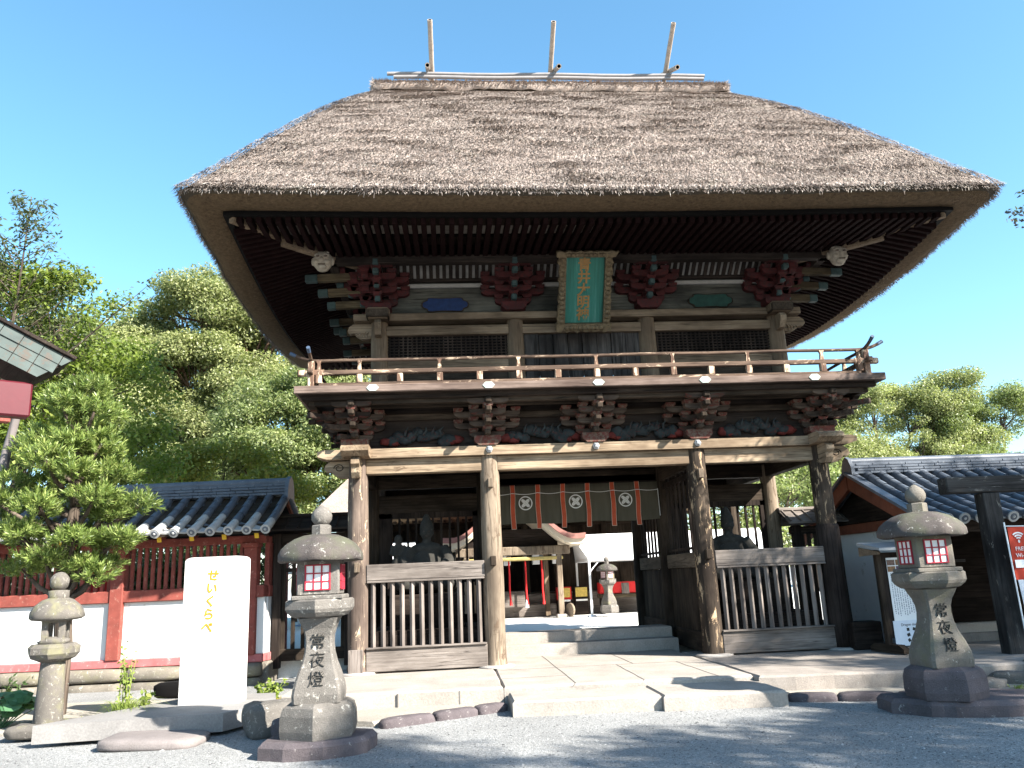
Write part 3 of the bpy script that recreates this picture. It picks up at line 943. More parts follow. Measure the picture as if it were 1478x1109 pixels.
c = g.mix(g.ramp(nC, [(.56, gray(0)), (.66, gray(.3))]), c, (.56, .53, .44))
nt.links.new(c, b.inputs['Base Color']); b.inputs['Roughness'].default_value = .9; b.inputs['Specular IOR Level'].default_value = .15

def rr_point(hx, hy, r, s):
    """point at perimeter fraction s of a rounded rectangle, starting front-left going right"""
    sides = [(hx - r) * 2, (hy - r) * 2, (hx - r) * 2, (hy - r) * 2]; arc = PI / 2 * r
    L = sum(sides) + 4 * arc; d = (s % 1) * L
    cs = [(hx - r, -hy + r), (hx - r, hy - r), (-hx + r, hy - r), (-hx + r, -hy + r)]
    dirs = [(1, 0), (0, 1), (-1, 0), (0, -1)]
    st = [(-hx + r, -hy), (hx, -hy + r), (hx - r, hy), (-hx, hy - r)]
    for i in range(4):
        if d <= sides[i]: return (st[i][0] + dirs[i][0] * d, st[i][1] + dirs[i][1] * d)
        d -= sides[i]
        if d <= arc:
            a = -PI / 2 + i * PI / 2 + d / r
            return (cs[i][0] + r * math.cos(a), cs[i][1] + r * math.sin(a))
        d -= arc
    return st[0]
Z0, Z1 = 7.50, 12.42
HX = lambda t: 6.70 + (4.02 - 6.70) * t
HY = lambda t: 5.36 + (.50 - 5.36) * t
ZZ = lambda t: Z0 + (Z1 - Z0) * t + .30 * math.sin(PI * min(1, t)) * (.6 + .5 * t)
NS, NT = 340, 70
prof = [(i / NT) for i in range(NT, -1, -1)]
verts = []; 
def disp(x, y, z, a):
    p = Vector((x, y, z))
    n = mnoise.noise(Vector((x * .7, y * .7, z * 3.4))) * .6 + mnoise.noise(Vector((x * 2.2, y * 2.2, z * 8))) * .5 + mnoise.noise(Vector((x * 8, y * 8, z * 12))) * .25
    return n * a
rows = []
for t in prof:
    row = []
    for k in range(NS):
        x, y = rr_point(HX(t), HY(t), .32, k / NS)
        z = ZZ(t)
        row.append((x, y + DY, z - eave_drop(x, y) * (1 - t) ** 2 + disp(x, y, z, .02)))
    rows.append(row)
# lip and underside: (inset from edge, z)
for ins, z in ((.0, 7.455), (.07, 7.405), (.16, 7.36), (.26, 7.335), (.42, 7.34), (.60, 7.36), (.64, 7.42)):
    row = []
    for k in range(NS):
        fx = 6.70 - ins; fy = 5.36 - ins
        x, y = rr_point(fx, fy, .32, k / NS)
        a = .05 if ins < .1 else .02
        row.append((x + disp(x, y, 1, a), y + DY + disp(y, x, 2, a), z - eave_drop(x, y) * (1 if ins < .3 else 1 - (ins - .3) * .25) + disp(x * 2, y * 2, z, a * .6)))
    rows.append(row)
verts = np.array(rows).reshape(-1, 3)
R_ = len(rows); loops = []; mi = []
for i in range(R_ - 1):
    for k in range(NS):
        k2 = (k + 1) % NS
        loops.append([i * NS + k, (i + 1) * NS + k, (i + 1) * NS + k2, i * NS + k2])
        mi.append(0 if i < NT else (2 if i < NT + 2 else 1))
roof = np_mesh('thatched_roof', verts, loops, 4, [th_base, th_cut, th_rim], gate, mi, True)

def blades(name, pts, dirs, lens, wid, nrm, parent, m, curl=.0):
    """thin straw triangles: pts (n,3), dirs (n,3), lens, widths"""
    n = len(pts)
    side = np.cross(dirs, nrm); side /= np.linalg.norm(side, axis=1)[:, None] + 1e-9
    a = pts - side * wid[:, None]; b_ = pts + side * wid[:, None]
    tip = pts + dirs * lens[:, None]
    V = np.stack([a, b_, tip], 1).reshape(-1, 3)
    return np_mesh(name, V, np.arange(3 * n).reshape(-1, 3), 3, m, parent)
def roof_blades(n, faces):
    P = []; D = []; N = []; L = []
    for face, share in faces:
        k = int(n * share)
        t = rng.random(k) ** 1.25; t = np.clip(t, 0, .985)
        u = rng.uniform(-1, 1, k)
        hx = 6.70 + (4.02 - 6.70) * t; hy = 5.36 + (.5 - 5.36) * t
        z = Z0 + (Z1 - Z0) * t + .30 * np.sin(PI * t) * (.6 + .5 * t)
        if face == 'front': x = u * hx; y = -hy; out = np.array([0, -1.0, 0]); slope = (4.92, 4.86)
        elif face == 'back': x = u * hx; y = hy; out = np.array([0, 1.0, 0]); slope = (4.92, 4.86)
        elif face == 'left': x = -hx; y = u * hy; out = np.array([-1.0, 0, 0]); slope = (4.92, 2.68)
        else: x = hx; y = u * hy; out = np.array([1.0, 0, 0]); slope = (4.92, 2.68)
        s_ = math.hypot(*slope)
        down = out * slope[1] / s_ + np.array([0, 0, -slope[0] / s_])
        nn = out * slope[0] / s_ + np.array([0, 0, slope[1] / s_])
        lat = np.cross(nn, down)
        tuf = np.array([mnoise.noise(Vector((q0 * 1.1, q1 * 1.1, q2 * 5.5))) for q0, q1, q2 in zip(x, y, z)])
        az = rng.normal(0, .26, k); el = rng.uniform(.02, .34, k) + np.clip(tuf, 0, .6) * .2
        d = down[None] * (np.cos(az) * np.cos(el))[:, None] + lat[None] * (np.sin(az) * np.cos(el))[:, None] + nn[None] * np.sin(el)[:, None]
        pp = np.stack([x, y + DY, z], 1)
        off = np.array([disp(a, b_ - DY, c_, .02) for a, b_, c_ in pp]) - np.array([eave_drop(a, b_ - DY) for a, b_, c_ in pp]) * (1 - t) ** 2
        pp[:, 2] += off + .0
        P.append(pp); D.append(d); N.append(np.repeat(nn[None], k, 0)); L.append(rng.uniform(.05, .15, k) * (1 + .5 * np.clip(tuf, -.5, .6)))
    P = np.concatenate(P); D = np.concatenate(D); N = np.concatenate(N); L = np.concatenate(L)
    return P, D, N, L
P_, D_, N_, L_ = roof_blades(340000, (('front', .62), ('left', .15), ('right', .17), ('back', .06)))
blades('straw_surface', P_, D_, L_, rng.uniform(.0035, .009, len(P_)), N_, roof, straw)
# ragged eave fringe
k = 16000
s_ = rng.random(k); P_ = np.array([rr_point(6.70, 5.36, .32, q) for q in s_]); 
C_ = P_ / np.linalg.norm(P_, axis=1)[:, None]
out = np.where((np.abs(P_[:, 0]) / 6.70 > np.abs(P_[:, 1]) / 5.36)[:, None], np.stack([np.sign(P_[:, 0]), 0 * P_[:, 0]], 1), np.stack([0 * P_[:, 0], np.sign(P_[:, 1])], 1))
zz_ = rng.uniform(7.43, 7.57, k)
tuft = np.array([mnoise.noise(Vector((a * 2.3, b_ * 2.3, 5))) for a, b_ in P_])
zz_ -= np.array([eave_drop(a, b_) for a, b_ in P_])
P3 = np.stack([P_[:, 0], P_[:, 1] + DY, zz_], 1)
D3 = np.stack([out[:, 0] * rng.uniform(.3, 1, k), out[:, 1] * rng.uniform(.3, 1, k), rng.uniform(-1.2, -.1, k)], 1)
D3[:, :2] += rng.normal(0, .35, (k, 2)); D3 /= np.linalg.norm(D3, axis=1)[:, None]
N3 = np.stack([out[:, 0], out[:, 1], np.full(k, .8)], 1)
blades('straw_fringe', P3, D3, rng.uniform(.03, .10, k) * (1 + .9 * np.clip(tuft, 0, 1)), rng.uniform(.006, .013, k), N3, roof, straw)
# ridge cap of thatch
cap = MB(); rows = []
sec = [(-.48, 12.27), (-.68, 12.30), (-.75, 12.37), (-.62, 12.52), (-.34, 12.72), (0, 12.84), (.34, 12.72), (.62, 12.52), (.75, 12.37), (.68, 12.30), (.48, 12.27)]
xs = np.linspace(-4.12, 4.12, 70); vs = []; fs = []
for i, x in enumerate(xs):
    e = 1.0 if 0 < i < 69 else .93
    for (y, z) in sec:
        vs.append((x, DY + y * e + disp(x * 2, y, z, .09), 12.6 + (z - 12.6) * e + disp(x * 2, y * 3, z + 4, .09)))
n = len(sec)
for i in range(69):
    for j in range(n): fs.append([i * n + j, (i + 1) * n + j, (i + 1) * n + (j + 1) % n, i * n + (j + 1) % n])
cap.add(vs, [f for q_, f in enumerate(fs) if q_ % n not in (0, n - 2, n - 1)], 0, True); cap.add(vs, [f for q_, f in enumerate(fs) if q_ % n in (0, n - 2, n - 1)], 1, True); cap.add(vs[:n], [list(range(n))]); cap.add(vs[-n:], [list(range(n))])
rc = cap.build('ridge_cap', [th_base, th_rim], roof)  # underside faces take the dark rim colour as painted shade
k = 14000
ang = rng.random(k); xx = rng.uniform(-4.12, 4.12, k); yy = np.where(rng.random(k) < .7, -1, 1) * rng.uniform(.05, .76, k)
zz_ = np.interp(np.abs(yy), [0, .34, .62, .75, .76], [12.86, 12.74, 12.54, 12.40, 12.34])
D3 = np.stack([rng.normal(0, .4, k), np.sign(yy) * rng.uniform(.4, 1, k), rng.uniform(-.8, .1, k)], 1); D3 /= np.linalg.norm(D3, axis=1)[:, None]
blades('straw_surface', np.stack([xx, yy + DY, zz_], 1), D3, rng.uniform(.06, .18, k), rng.uniform(.006, .012, k), np.tile(np.array([[0, 0, 1.0]]), (k, 1)), rc, straw)
sx_ = np.where(rng.random(2500) < .5, -1, 1)
D3 = np.stack([sx_ * rng.uniform(.3, 1, 2500), rng.normal(0, .5, 2500), rng.normal(-.1, .4, 2500)], 1); D3 /= np.linalg.norm(D3, axis=1)[:, None]
blades('straw_fringe', np.stack([sx_ * 4.1, DY + rng.uniform(-.65, .65, 2500), rng.uniform(12.32, 12.6, 2500)], 1), D3, rng.uniform(.05, .16, 2500), rng.uniform(.006, .012, 2500), np.tile(np.array([[0, 1.0, .3]]), (2500, 1)), rc, straw)
# ridge poles and crossed poles
bamboo = paint('weathered bamboo', (.34, .285, .235), .25, .7, 9, worn=(.13, .10, .08), worn_amt=.62)
silver = paint('silvered ridge pole', (.20, .188, .185), .12, .5, 6)
def hollow(mb, p0, p1, r):
    p0 = Vector(p0); p1 = Vector(p1); d = (p1 - p0).normalized()
    n_ = 10; pts = [p0 + (p1 - p0) * i / n_ for i in range(n_ + 1)]
    rad = [r * (1.0 + (.06 if i % 3 == 1 else 0)) for i in range(n_ + 1)]
    mb.tube(pts, rad, 12, 0, True, caps=False)
    mb.tube([p1, p1 - d * .35], r * .75, 12, 1, True, caps=False)
    # rims and far end
    a = d.orthogonal().normalized(); b2 = d.cross(a)
    R1 = [p1 + a * r * math.cos(2 * PI * j / 12) + b2 * r * math.sin(2 * PI * j / 12) for j in range(12)]
    R2 = [p1 + (a * math.cos(2 * PI * j / 12) + b2 * math.sin(2 * PI * j / 12)) * r * .75 for j in range(12)]
    mb.add(R1 + R2, [[j, (j + 1) % 12, 12 + (j + 1) % 12, 12 + j] for j in range(12)], 0)
    R3 = [q - d * .35 for q in R2]; mb.add(R3, [list(range(12))], 1)
    mb.add([p0 + (q - p1) for q in R1], [list(range(12))], 0)
for y, z, x0, x1, m in ((DY - .22, 13.02, -3.84, 3.74, silver), (DY + .22, 13.02, -3.84, 3.74, silver), (DY - .36, 12.84, -3.68, 3.66, silver)):
    MB().tube([(x0 + (x1 - x0) * i / 12, y, z + .012 * math.sin(i * 1.3)) for i in range(13)], .046, 10).build('ridge_pole', m, rc)
for x in (-2.79, .03, 2.83):
    mb = MB(); hollow(mb, (x, DY + .55, 12.75), (x - .02, 1.38, 13.79), .056); mb.build('crossed_pole', [bamboo, MT['black']], rc)
    mb = MB(); dx = -.10 if x < -1 else .11
    hollow(mb, (x + dx, DY + 1.2, 13.9), (x + dx, DY - .70, 12.92), .056); mb.build('crossed_pole', [bamboo, MT['black']], rc)
# ================================================================== GROUND
def ground_mat(name, c1, c2, speck, scale=40, bump=.6, big=.25):
    m, nt, b = _mat(name); g = G(nt)
    v = g.coord()
    n1 = g.noise(v, scale, 3, .7); n2 = g.noise(v, .7, 5, .6); n3 = g.noise(v, scale * 4, 2, .6)
    c = g.ramp(n1, [(.3, c1), (.7, c2)])
    c = g.mix(g.ramp(n3, [(.56, gray(0)), (.66, gray(.7))]), c, speck)
    c = g.mix(g.ramp(n2, [(.38, gray(0)), (.66, gray(big))]), c, [x * .62 for x in c1])
    nt.links.new(c, b.inputs['Base Color']); b.inputs['Roughness'].default_value = .95; b.inputs['Specular IOR Level'].default_value = .15
    nt.links.new(g.bump(g.mix(.5, n1, n3), bump, .02), b.inputs['Normal'])
    return m
M_gravel = ground_mat('fine grey gravel', (.14, .14, .142), (.36, .36, .35), (.52, .52, .51), 30, 1.0, .3)
M_sand = ground_mat('pale sandy ground', (.25, .225, .19), (.38, .345, .295), (.48, .45, .40), 30, .6, .4)
M_court = ground_mat('white courtyard gravel', (.58, .57, .54), (.72, .71, .68), (.76, .76, .74), 40, .3, .1)
M_flag = stone('flagstone', (.34, .305, .27), (.19, .168, .148), scale=1.6, bump=.4)
M_curb = stone('kerb stone', (.30, .265, .235), (.15, .13, .115), lichen=(.32, .30, .27), lich_amt=.62, scale=3, bump=.5)
M_dark_stone = stone('dark spotted stone', (.12, .10, .105), (.045, .038, .04), lichen=(.34, .32, .30), lich_amt=.635, scale=3, bump=.7)  # darker stone with pale lichen spots
M_lant = stone('lantern stone', (.165, .15, .135), (.075, .068, .06), lichen=(.38, .36, .32), lich_amt=.60, scale=3.2, bump=.8)
M_lant_top = stone('sooty lantern stone', (.095, .08, .074), (.035, .031, .029), lichen=(.40, .38, .35), lich_amt=.62, scale=3.2, bump=.7, green=(.09, .095, .06))
M_old_lant = stone('old lantern stone', (.15, .135, .118), (.065, .058, .052), lichen=(.32, .30, .26), lich_amt=.60, scale=4, bump=.7, green=(.20, .19, .10))
M_white_stone = stone('white granite', (.66, .645, .62), (.50, .485, .46), scale=1.4, bump=.12)
M_concrete = stone('pale concrete', (.235, .225, .215), (.15, .14, .135), scale=2, bump=.2)
M_plaster = paint('white plaster', (.64, .64, .63), .07, .9, 1.6, bump=.06, worn=(.46, .44, .40), worn_amt=.63)
M_redwood = paint('faded vermilion wood', (.20, .05, .038), .25, .75, 5, bump=.15, worn=(.28, .13, .10), worn_amt=.60)
M_pinkred = paint('chalky red sill', (.36, .11, .11), .2, .85, 4, worn=(.5, .27, .26), worn_amt=.6)
M_yellow = paint('yellow painted end', (.62, .38, .03), .1, .6, 6)
M_orange = paint('orange bargeboard', (.17, .052, .027), .25, .75, 4, worn=(.2, .09, .05), worn_amt=.62)
M_tile = stone('dark blue grey tile', (.115, .13, .155), (.05, .058, .075), lichen=(.24, .25, .27), lich_amt=.62, scale=4, rough=.38, bump=.12)
M_tile_sunlit = stone('sunlit tile end', (.42, .42, .41), (.26, .26, .26), scale=5, rough=.6, bump=.15)  # sunlight on the eave ends put into a lighter tile colour
M_mossstone = stone('mossy base stone', (.20, .175, .145), (.085, .075, .062), lichen=(.36, .34, .28), lich_amt=.60, scale=3.2, green=(.17, .16, .09))
M_white_paint = paint('white painted steel', (.78, .79, .8), .04, .4, 5)
M_ink = paint('brushed black ink', (.03, .03, .03), .2, .8, 8)
M_carve = paint('shadowed carved stroke', (.045, .042, .038), .2, .9, 8)
M_paper = paint('white paper', (.74, .74, .73), .04, .8, 6, bump=0)
M_brightred = paint('bright red paint', (.55, .02, .02), .15, .5, 6)

gnd = MB().add([(-600, -200, -.27), (600, -200, -.27), (600, 1200, -.27), (-600, 1200, -.27)], [[0, 1, 2, 3]]).build('ground', M_gravel); tag(gnd, 'grey gravel ground', None, None, 'structure')
def slab_poly(name, pts, z0, z1, m, seed=0, seg=.35, jit=.02, parent=None, kind='structure', soft=.03):
    """irregular flat stone or earth sheet with worn edges"""
    P = []
    rr = random.Random(seed)
    for i, a in enumerate(pts):
        b_ = pts[(i + 1) % len(pts)]
        L = math.hypot(b_[0] - a[0], b_[1] - a[1]); n_ = max(1, int(L / seg))
        for k in range(n_):
            t = k / n_; P.append((a[0] + (b_[0] - a[0]) * t + rr.uniform(-jit, jit), a[1] + (b_[1] - a[1]) * t + rr.uniform(-jit, jit)))
    cx = sum(p[0] for p in P) / len(P); cy = sum(p[1] for p in P) / len(P)
    def ins(d):
        out = []
        for x, y in P:
            l = math.hypot(x - cx, y - cy) + 1e-6
            out.append((x - (x - cx) / l * d, y - (y - cy) / l * d))
        return out
    rings = [(P, z0), (P, z1 - soft), (ins(soft), z1)]
    mb = MB(); vs = []; n_ = len(P)
    for ring, z in rings: vs += [(x, y, z) for x, y in ring]
    fs = [[r * n_ + i, r * n_ + (i + 1) % n_, (r + 1) * n_ + (i + 1) % n_, (r + 1) * n_ + i] for r in range(2) for i in range(n_)]
    mb.add(vs, fs); mb.add(vs[-n_:], [list(range(n_))])
    o = mb.build(name, m, parent)
    if kind: o['kind'] = kind
    return o
slab_poly('sandy_terrace', [(-16, -2.2), (-7.4, -2.75), (-5.0, -3.0), (-3.6, -3.62), (-1.95, -2.9), (-1.95, -1), (-16, 1.0)], -.4, -.205, M_sand, 1, .4, .05)
slab_poly('sandy_terrace', [(1.85, -1), (1.85, -3.42), (3.1, -3.75), (5.4, -4.1), (14, -4.6), (14, -1)], -.4, -.205, M_sand, 2, .4, .05)
slab_poly('stone_platform', [(-5.05, .9), (-5.05, -2.25), (-4.3, -2.5), (-1.95, -2.62), (-1.95, .9)], -.4, .0, M_flag, 3, .5, .012)
slab_poly('stone_platform', [(-1.94, 1.9), (-1.94, -2.62), (1.56, -2.75), (1.56, 1.9)], -.4, -.004, M_flag, 4, .5, .006)
slab_poly('stone_platform', [(1.57, .9), (1.57, -2.95), (2.6, -3.1), (3.9, -3.3), (4.6, -3.1), (9, -2.7), (12, -2.6), (12, .9)], -.4, .0, M_curb, 5, .5, .03)
for i, (x0, x1, d) in enumerate(((-1.88, .02, -3.50), (.035, 1.60, -3.72))):
    slab_poly('approach_slab', [(x0, -2.66), (x0, d), (x1, d - .13), (x1, -2.76)], -.4, -.075, M_flag, 8 + i, .5, .008)
# joints and cracks in the paving are cut as thin dark gaps of their own
joint = paint('joint earth', (.17, .155, .14), .3, .95, 10)
jm = MB()
for x in (-3.4, -2.55): jm.box((x, -2.555 if x < -3 else -2.592, -.11), (.012, .03, .17), ch=0)
for (a, b_) in (((-.95, 1.55), (-.93, -2.7)), ((.32, 1.5), (.34, -.6)), ((.05, -.6), (.03, -2.7)), ((-1.85, -.55), (1.5, -.62)), ((1.05, -.6), (1.08, -2.7)), ((-1.9, -1.7), (-.93, -1.72))):
    n_ = 6
    for k in range(n_):
        p_ = [a[0] + (b_[0] - a[0]) * k / n_ + .006 * math.sin(k * 2.1 + a[0]), a[1] + (b_[1] - a[1]) * k / n_]; q_ = [a[0] + (b_[0] - a[0]) * (k + 1) / n_ + .006 * math.sin((k + 1) * 2.1 + a[0]), a[1] + (b_[1] - a[1]) * (k + 1) / n_]
        jm.beam((p_[0], p_[1], .0005), (q_[0], q_[1], .0005), .008, .003, ch=0)
jm.build('paving_joints', joint)['kind'] = 'structure'
slab_poly('stone_step', [(-1.74, 2.04), (-1.74, 1.60), (1.72, 1.56), (1.72, 2.04)], -.1, .205, M_flag, 11, .6, .006, soft=.015)
slab_poly('stone_step', [(-1.74, 2.6), (-1.74, 2.02), (1.72, 2.0), (1.72, 2.72)], -.1, .395, M_flag, 12, .6, .006, soft=.015)
slab_poly('courtyard_ground', [(-30, 2.58), (30, 2.58), (40, 60), (-40, 60)], -.3, .12, M_court, 13, 5, .0)
# loose pebbles lying on the gravel
k = 26000
py_ = -2.7 - 6.2 * rng.random(k) ** .8; px_ = rng.uniform(-8.5, 6.5, k)
ps = rng.uniform(.004, .012, k) * np.where(rng.random(k) < .04, 1.8, 1)
o6 = np.array([(1, 0, 0), (0, 1, 0), (-1, 0, 0), (0, -1, 0), (0, 0, .8), (0, 0, -.6)])
an = rng.uniform(0, 6.28, k); ca, sa = np.cos(an), np.sin(an)
sc_ = np.stack([ps * rng.uniform(.8, 1.5, k), ps * rng.uniform(.7, 1.2, k), ps * rng.uniform(.6, 1.0, k)], 1)
vv = o6[None] * sc_[:, None]
vv = np.stack([vv[..., 0] * ca[:, None] - vv[..., 1] * sa[:, None], vv[..., 0] * sa[:, None] + vv[..., 1] * ca[:, None], vv[..., 2]], 2)
vv += np.stack([px_, py_, np.full(k, -.268)], 1)[:, None]
tri = np.array([(0, 1, 4), (1, 2, 4), (2, 3, 4), (3, 0, 4)])
M_pebble, nt, b_ = _mat('loose pebbles'); g = G(nt); geo = nt.nodes.new('ShaderNodeNewGeometry')
nt.links.new(g.ramp(geo.outputs['Random Per Island'], [(0, (.06, .06, .062)), (.5, (.22, .22, .215)), (.85, (.30, .295, .285)), (1, (.42, .41, .40))]), b_.inputs['Base Color']); b_.inputs['Roughness'].default_value = .9
pb = np_mesh('gravel_pebbles', vv.reshape(-1, 3), (tri[None] + 6 * np.arange(k)[:, None, None]).reshape(-1, 3), 3, M_pebble); pb['kind'] = 'stuff'
# kerb stones
def kerb(pts, w, h, z, name='kerb_stone', seed=0, m=None):
    out = []
    for i in range(len(pts) - 1):
        a, b_ = Vector(pts[i]), Vector(pts[i + 1]); L = (b_ - a).length
        c_ = (a + b_) / 2; an = math.atan2((b_ - a).y, (b_ - a).x)
        o = MB().rock((0, 0, 0), (L * .985, w, h), seed=seed + i, amp=.07, cuts=4).build(name, m or M_curb); o.location = (c_.x, c_.y, z); o.rotation_euler = (0, 0, an); o['kind'] = 'structure'
kerb([(-3.55, -3.75), (-2.9, -3.4), (-2.35, -3.1), (-1.95, -2.86)], .22, .2, -.36, seed=2, m=M_dark_stone)
kerb([(1.75, -3.45), (2.35, -3.62), (3.05, -3.82), (3.6, -4.0)], .24, .2, -.37, seed=12, m=M_dark_stone)

# ================================================================== ROCKS, SLABS, PLANTS ON THE GROUND
def rock(c, d, rot, seed, label, m, name='rock', group=None, amp=.16):
    o = MB().rock((0, 0, 0), d, seed=seed, amp=amp, cuts=4).build(name, m)
    o.location = c; o.rotation_euler = (0, 0, rot)
    return tag(o, label, 'rock', group)
rock((-4.86, -3.72, -.30), (.62, .55, .42), .5, 3, 'grey boulder with lichen behind the tall left stone lantern', M_lant)
rock((-4.55, -4.1, -.30), (.42, .36, .28), 1.2, 8, 'small dark rock wedged beside the tall left lantern base', M_dark_stone)
rock((5.15, -3.55, -.26), (1.05, .32, .20), -.55, 14, 'long flat rock lying behind the right stone lantern', M_lant)
rock((4.3, -3.6, -.26), (.7, .4, .16), .1, 15, 'low rounded rock just behind the right lantern base', M_lant)
rock((5.9, -3.0, -.26), (.9, .5, .30), .2, 21, 'grey kerb rock near the foot of the dark timber frame', M_lant)
sl = MB().rock((0, 0, 0), (1.15, .72, .14), seed=31, amp=.03, cuts=4).build('flat_stone', stone('pinkish slab', (.20, .175, .168), (.12, .105, .10), scale=3)); sl.location = (-6.15, -3.98, -.29); sl.rotation_euler = (.0, .03, -.06)
tag(sl, 'flat pinkish stone slab lying in front of the white monument plinth', 'stone slab')

# ================================================================== STONE LANTERNS
def window_panel(parent, w, h, o, rz, lit=True):
    """paper window with a red lattice, one pane sheet"""
    R = Matrix.Rotation(rz, 3, 'Z')
    f = MB(); nrm = R @ Vector((0, -1, 0)); o = Vector(o)
    X_ = R @ Vector((1, 0, 0))
    for k in range(4):
        f.box(o + X_ * (-w / 2 + w * k / 3) + nrm * .008, (.016, .02, h + .016), R, ch=.002)
    for k in range(4):
        f.box(o + Vector((0, 0, -h / 2 + h * k / 3)) + nrm * .009, (w + .016, .016, .014), R, ch=.002)
    fr = f.build('window_frame', M_frame_red, parent)
    MB().box(o + nrm * .001, (w, .006, h), R, ch=0).build('paper_pane', M_paper, fr)
M_frame_red = paint('red window lattice', (.30, .02, .035), .2, .5, 10)
CHARS = '常夜燈'
def big_lantern(loc, label, rz_hex, rz_post, mats, text_face, slab_pts, s=1.0, mwin=None, dtext=0.0):
    t = thing('stone_lantern', label, 'stone lantern', loc)
    m_base, m_post, m_top = mats
    if slab_pts: slab_poly('foot_slab', slab_pts, -.03, .17, M_dark_stone, 5, .12, .02, t, None, soft=.05)
    hexr = rz_hex
    MB().lathe([(.36, .15), (.43, .17), (.445, .25), (.44, .40), (.41, .48), (.34, .52), (.1, .52)], n=6, rot=hexr, smooth=False, jit=.008).build('base_block', m_base, t)
    # waisted square post
    q = rz_post; sq = []
    for z, w in ((.515, .262), (.60, .268), (.68, .256), (.80, .222), (.92, .178), (1.02, .154), (1.12, .145), (1.20, .15), (1.28, .17), (1.34, .197), (1.39, .218)):
        sq.append((w * 1.414 * .98, z))
    p = MB(); n_ = 4; 
    vs = []; rings = []
    for r, z in sq:
        h = r / 1.414; c = h * .12
        ring = [(-h + c, -h), (h - c, -h), (h, -h + c), (h, h - c), (h - c, h), (-h + c, h), (-h, h - c), (-h, -h + c)]
        vs += [(x, y, z) for x, y in ring]
    fs = [[i * 8 + j, i * 8 + (j + 1) % 8, (i + 1) * 8 + (j + 1) % 8, (i + 1) * 8 + j] for i in range(len(sq) - 1) for j in range(8)]
    p.add(vs, fs); p.add(vs[:8], [list(range(8))]); p.add(vs[-8:], [list(range(8))])
    po = p.build('post', m_post, t); po.rotation_euler = (0, 0, q)
    MB().lathe([(.24, 1.385), (.33, 1.41), (.385, 1.455), (.405, 1.49), (.405, 1.575), (.38, 1.592), (.1, 1.592)], n=6, rot=hexr, smooth=False, jit=.006).build('platform', m_base, t)
    Rq = Matrix.Rotation(q, 3, 'Z')
    fb = MB().box((0, 0, 1.61), (.56, .56, .05), Rq, ch=.012).box((0, 0, 1.825), (.46, .46, .385), Rq, ch=.014).build('fire_box', m_post, t)
    for k in range(4):
        a = q - PI / 2 + k * PI / 2
        window_panel(fb, .265, .265, (.232 * math.cos(a), .232 * math.sin(a), 1.825), a + PI / 2)
    rf = MB(); prof_ = [(.26, 2.02), (.42, 2.01), (.50, 1.995), (.518, 2.01), (.515, 2.075), (.482, 2.13), (.42, 2.195), (.33, 2.25), (.22, 2.288), (.12, 2.302), (.05, 2.306)]
    # six sided with softened corners
    vs = []; N_ = 48
    for i, (r, z) in enumerate(prof_):
        for j in range(N_):
            a = 2 * PI * j / N_ + hexr
            loc_a = ((a - hexr) % (PI / 3)) - PI / 6
            hexk = math.cos(PI / 6) / math.cos(loc_a)
            mixk = .5 if i < 6 else .5 * (1 - (i - 5) / 6)
            k = (1 - mixk) * .94 + mixk * hexk
            up = .014 * ((1 / math.cos(loc_a) - 1) / .155) * (1 if i < 6 else .3)
            rr_ = r * k + .006 * mnoise.noise(Vector((math.cos(a) * 3, math.sin(a) * 3, z * 9)))
            vs.append((rr_ * math.cos(a), rr_ * math.sin(a), z + up))
    fs = [[i * N_ + j, i * N_ + (j + 1) % N_, (i + 1) * N_ + (j + 1) % N_, (i + 1) * N_ + j] for i in range(len(prof_) - 1) for j in range(N_)]
    rf.add(vs, fs, 0, True); rf.add(vs[:N_], [list(range(N_))]); rf.add(vs[-N_:], [list(range(N_))])
    ro = rf.build('roof', m_top, t)
    MB().lathe([(.10, 2.29), (.115, 2.30), (.115, 2.40), (.105, 2.41), (.06, 2.42)], n=6, rot=hexr, smooth=False).build('neck_block', m_base, ro)
    MB().lathe([(.04, 2.40), (.085, 2.425), (.115, 2.47), (.118, 2.52), (.10, 2.57), (.06, 2.605), (.02, 2.635), (.0, 2.64)], n=20, jit=.02).build('jewel_finial', m_base, ro)
    if text_face:
        # carved characters: each follows the lean of the waisted face
        hs = [(z, r / 1.414) for r, z in sq]
        for i, ch_ in enumerate(CHARS):
            zc = 1.135 - .19 * i
            za = [h[0] for h in hs]; wa = [h[1] for h in hs]
            y1 = np.interp(zc + .08, za, wa); y0 = np.interp(zc - .08, za, wa); yc = np.interp(zc, za, wa)
            tilt = math.atan2(y0 - y1, .16)
            text_obj('letter', ch_, .175, M_carve, po, (dtext, -yc - .012, zc), (PI / 2 - tilt, 0, 0), extrude=.009, bold=-.003)
    t.scale = (s, s, s)
    return t
M_lant_r = stone('shaded lantern stone', (.185, .165, .14), (.075, .066, .056), lichen=(.34, .32, .28), lich_amt=.63, scale=3.2, bump=.8, green=(.16, .15, .09))
LL = big_lantern((-4.10, -4.93, -.27), 'tall stone lantern with carved characters and red lattice window, in front of the tiled fence', -PI / 2, 0.0, (M_lant, M_lant, M_lant_top), True,
    [(-.58, -.34), (-.30, -.50), (.10, -.47), (.42, -.36), (.56, -.22), (.60, .18), (.1, .5), (-.5, .4)])
RL = big_lantern((3.10, -4.85, -.27), 'tall stone lantern with carved characters, dark base, right of the gate', -PI / 2, math.radians(1), (M_lant_r, M_lant_r, M_lant_top), True,
    [(-.60, .5), (-.62, .1), (-.36, -.25), (.0, -.42), (.5, -.52), (1.1, -.4), (1.2, .2), (.6, .6)])
for ch in RL.children:
    if ch.name.startswith('base_block'): ch.data.materials[0] = M_dark_stone
for o_ in (LL, RL):
    o_['group'] = 'tall stone lanterns before the gate'

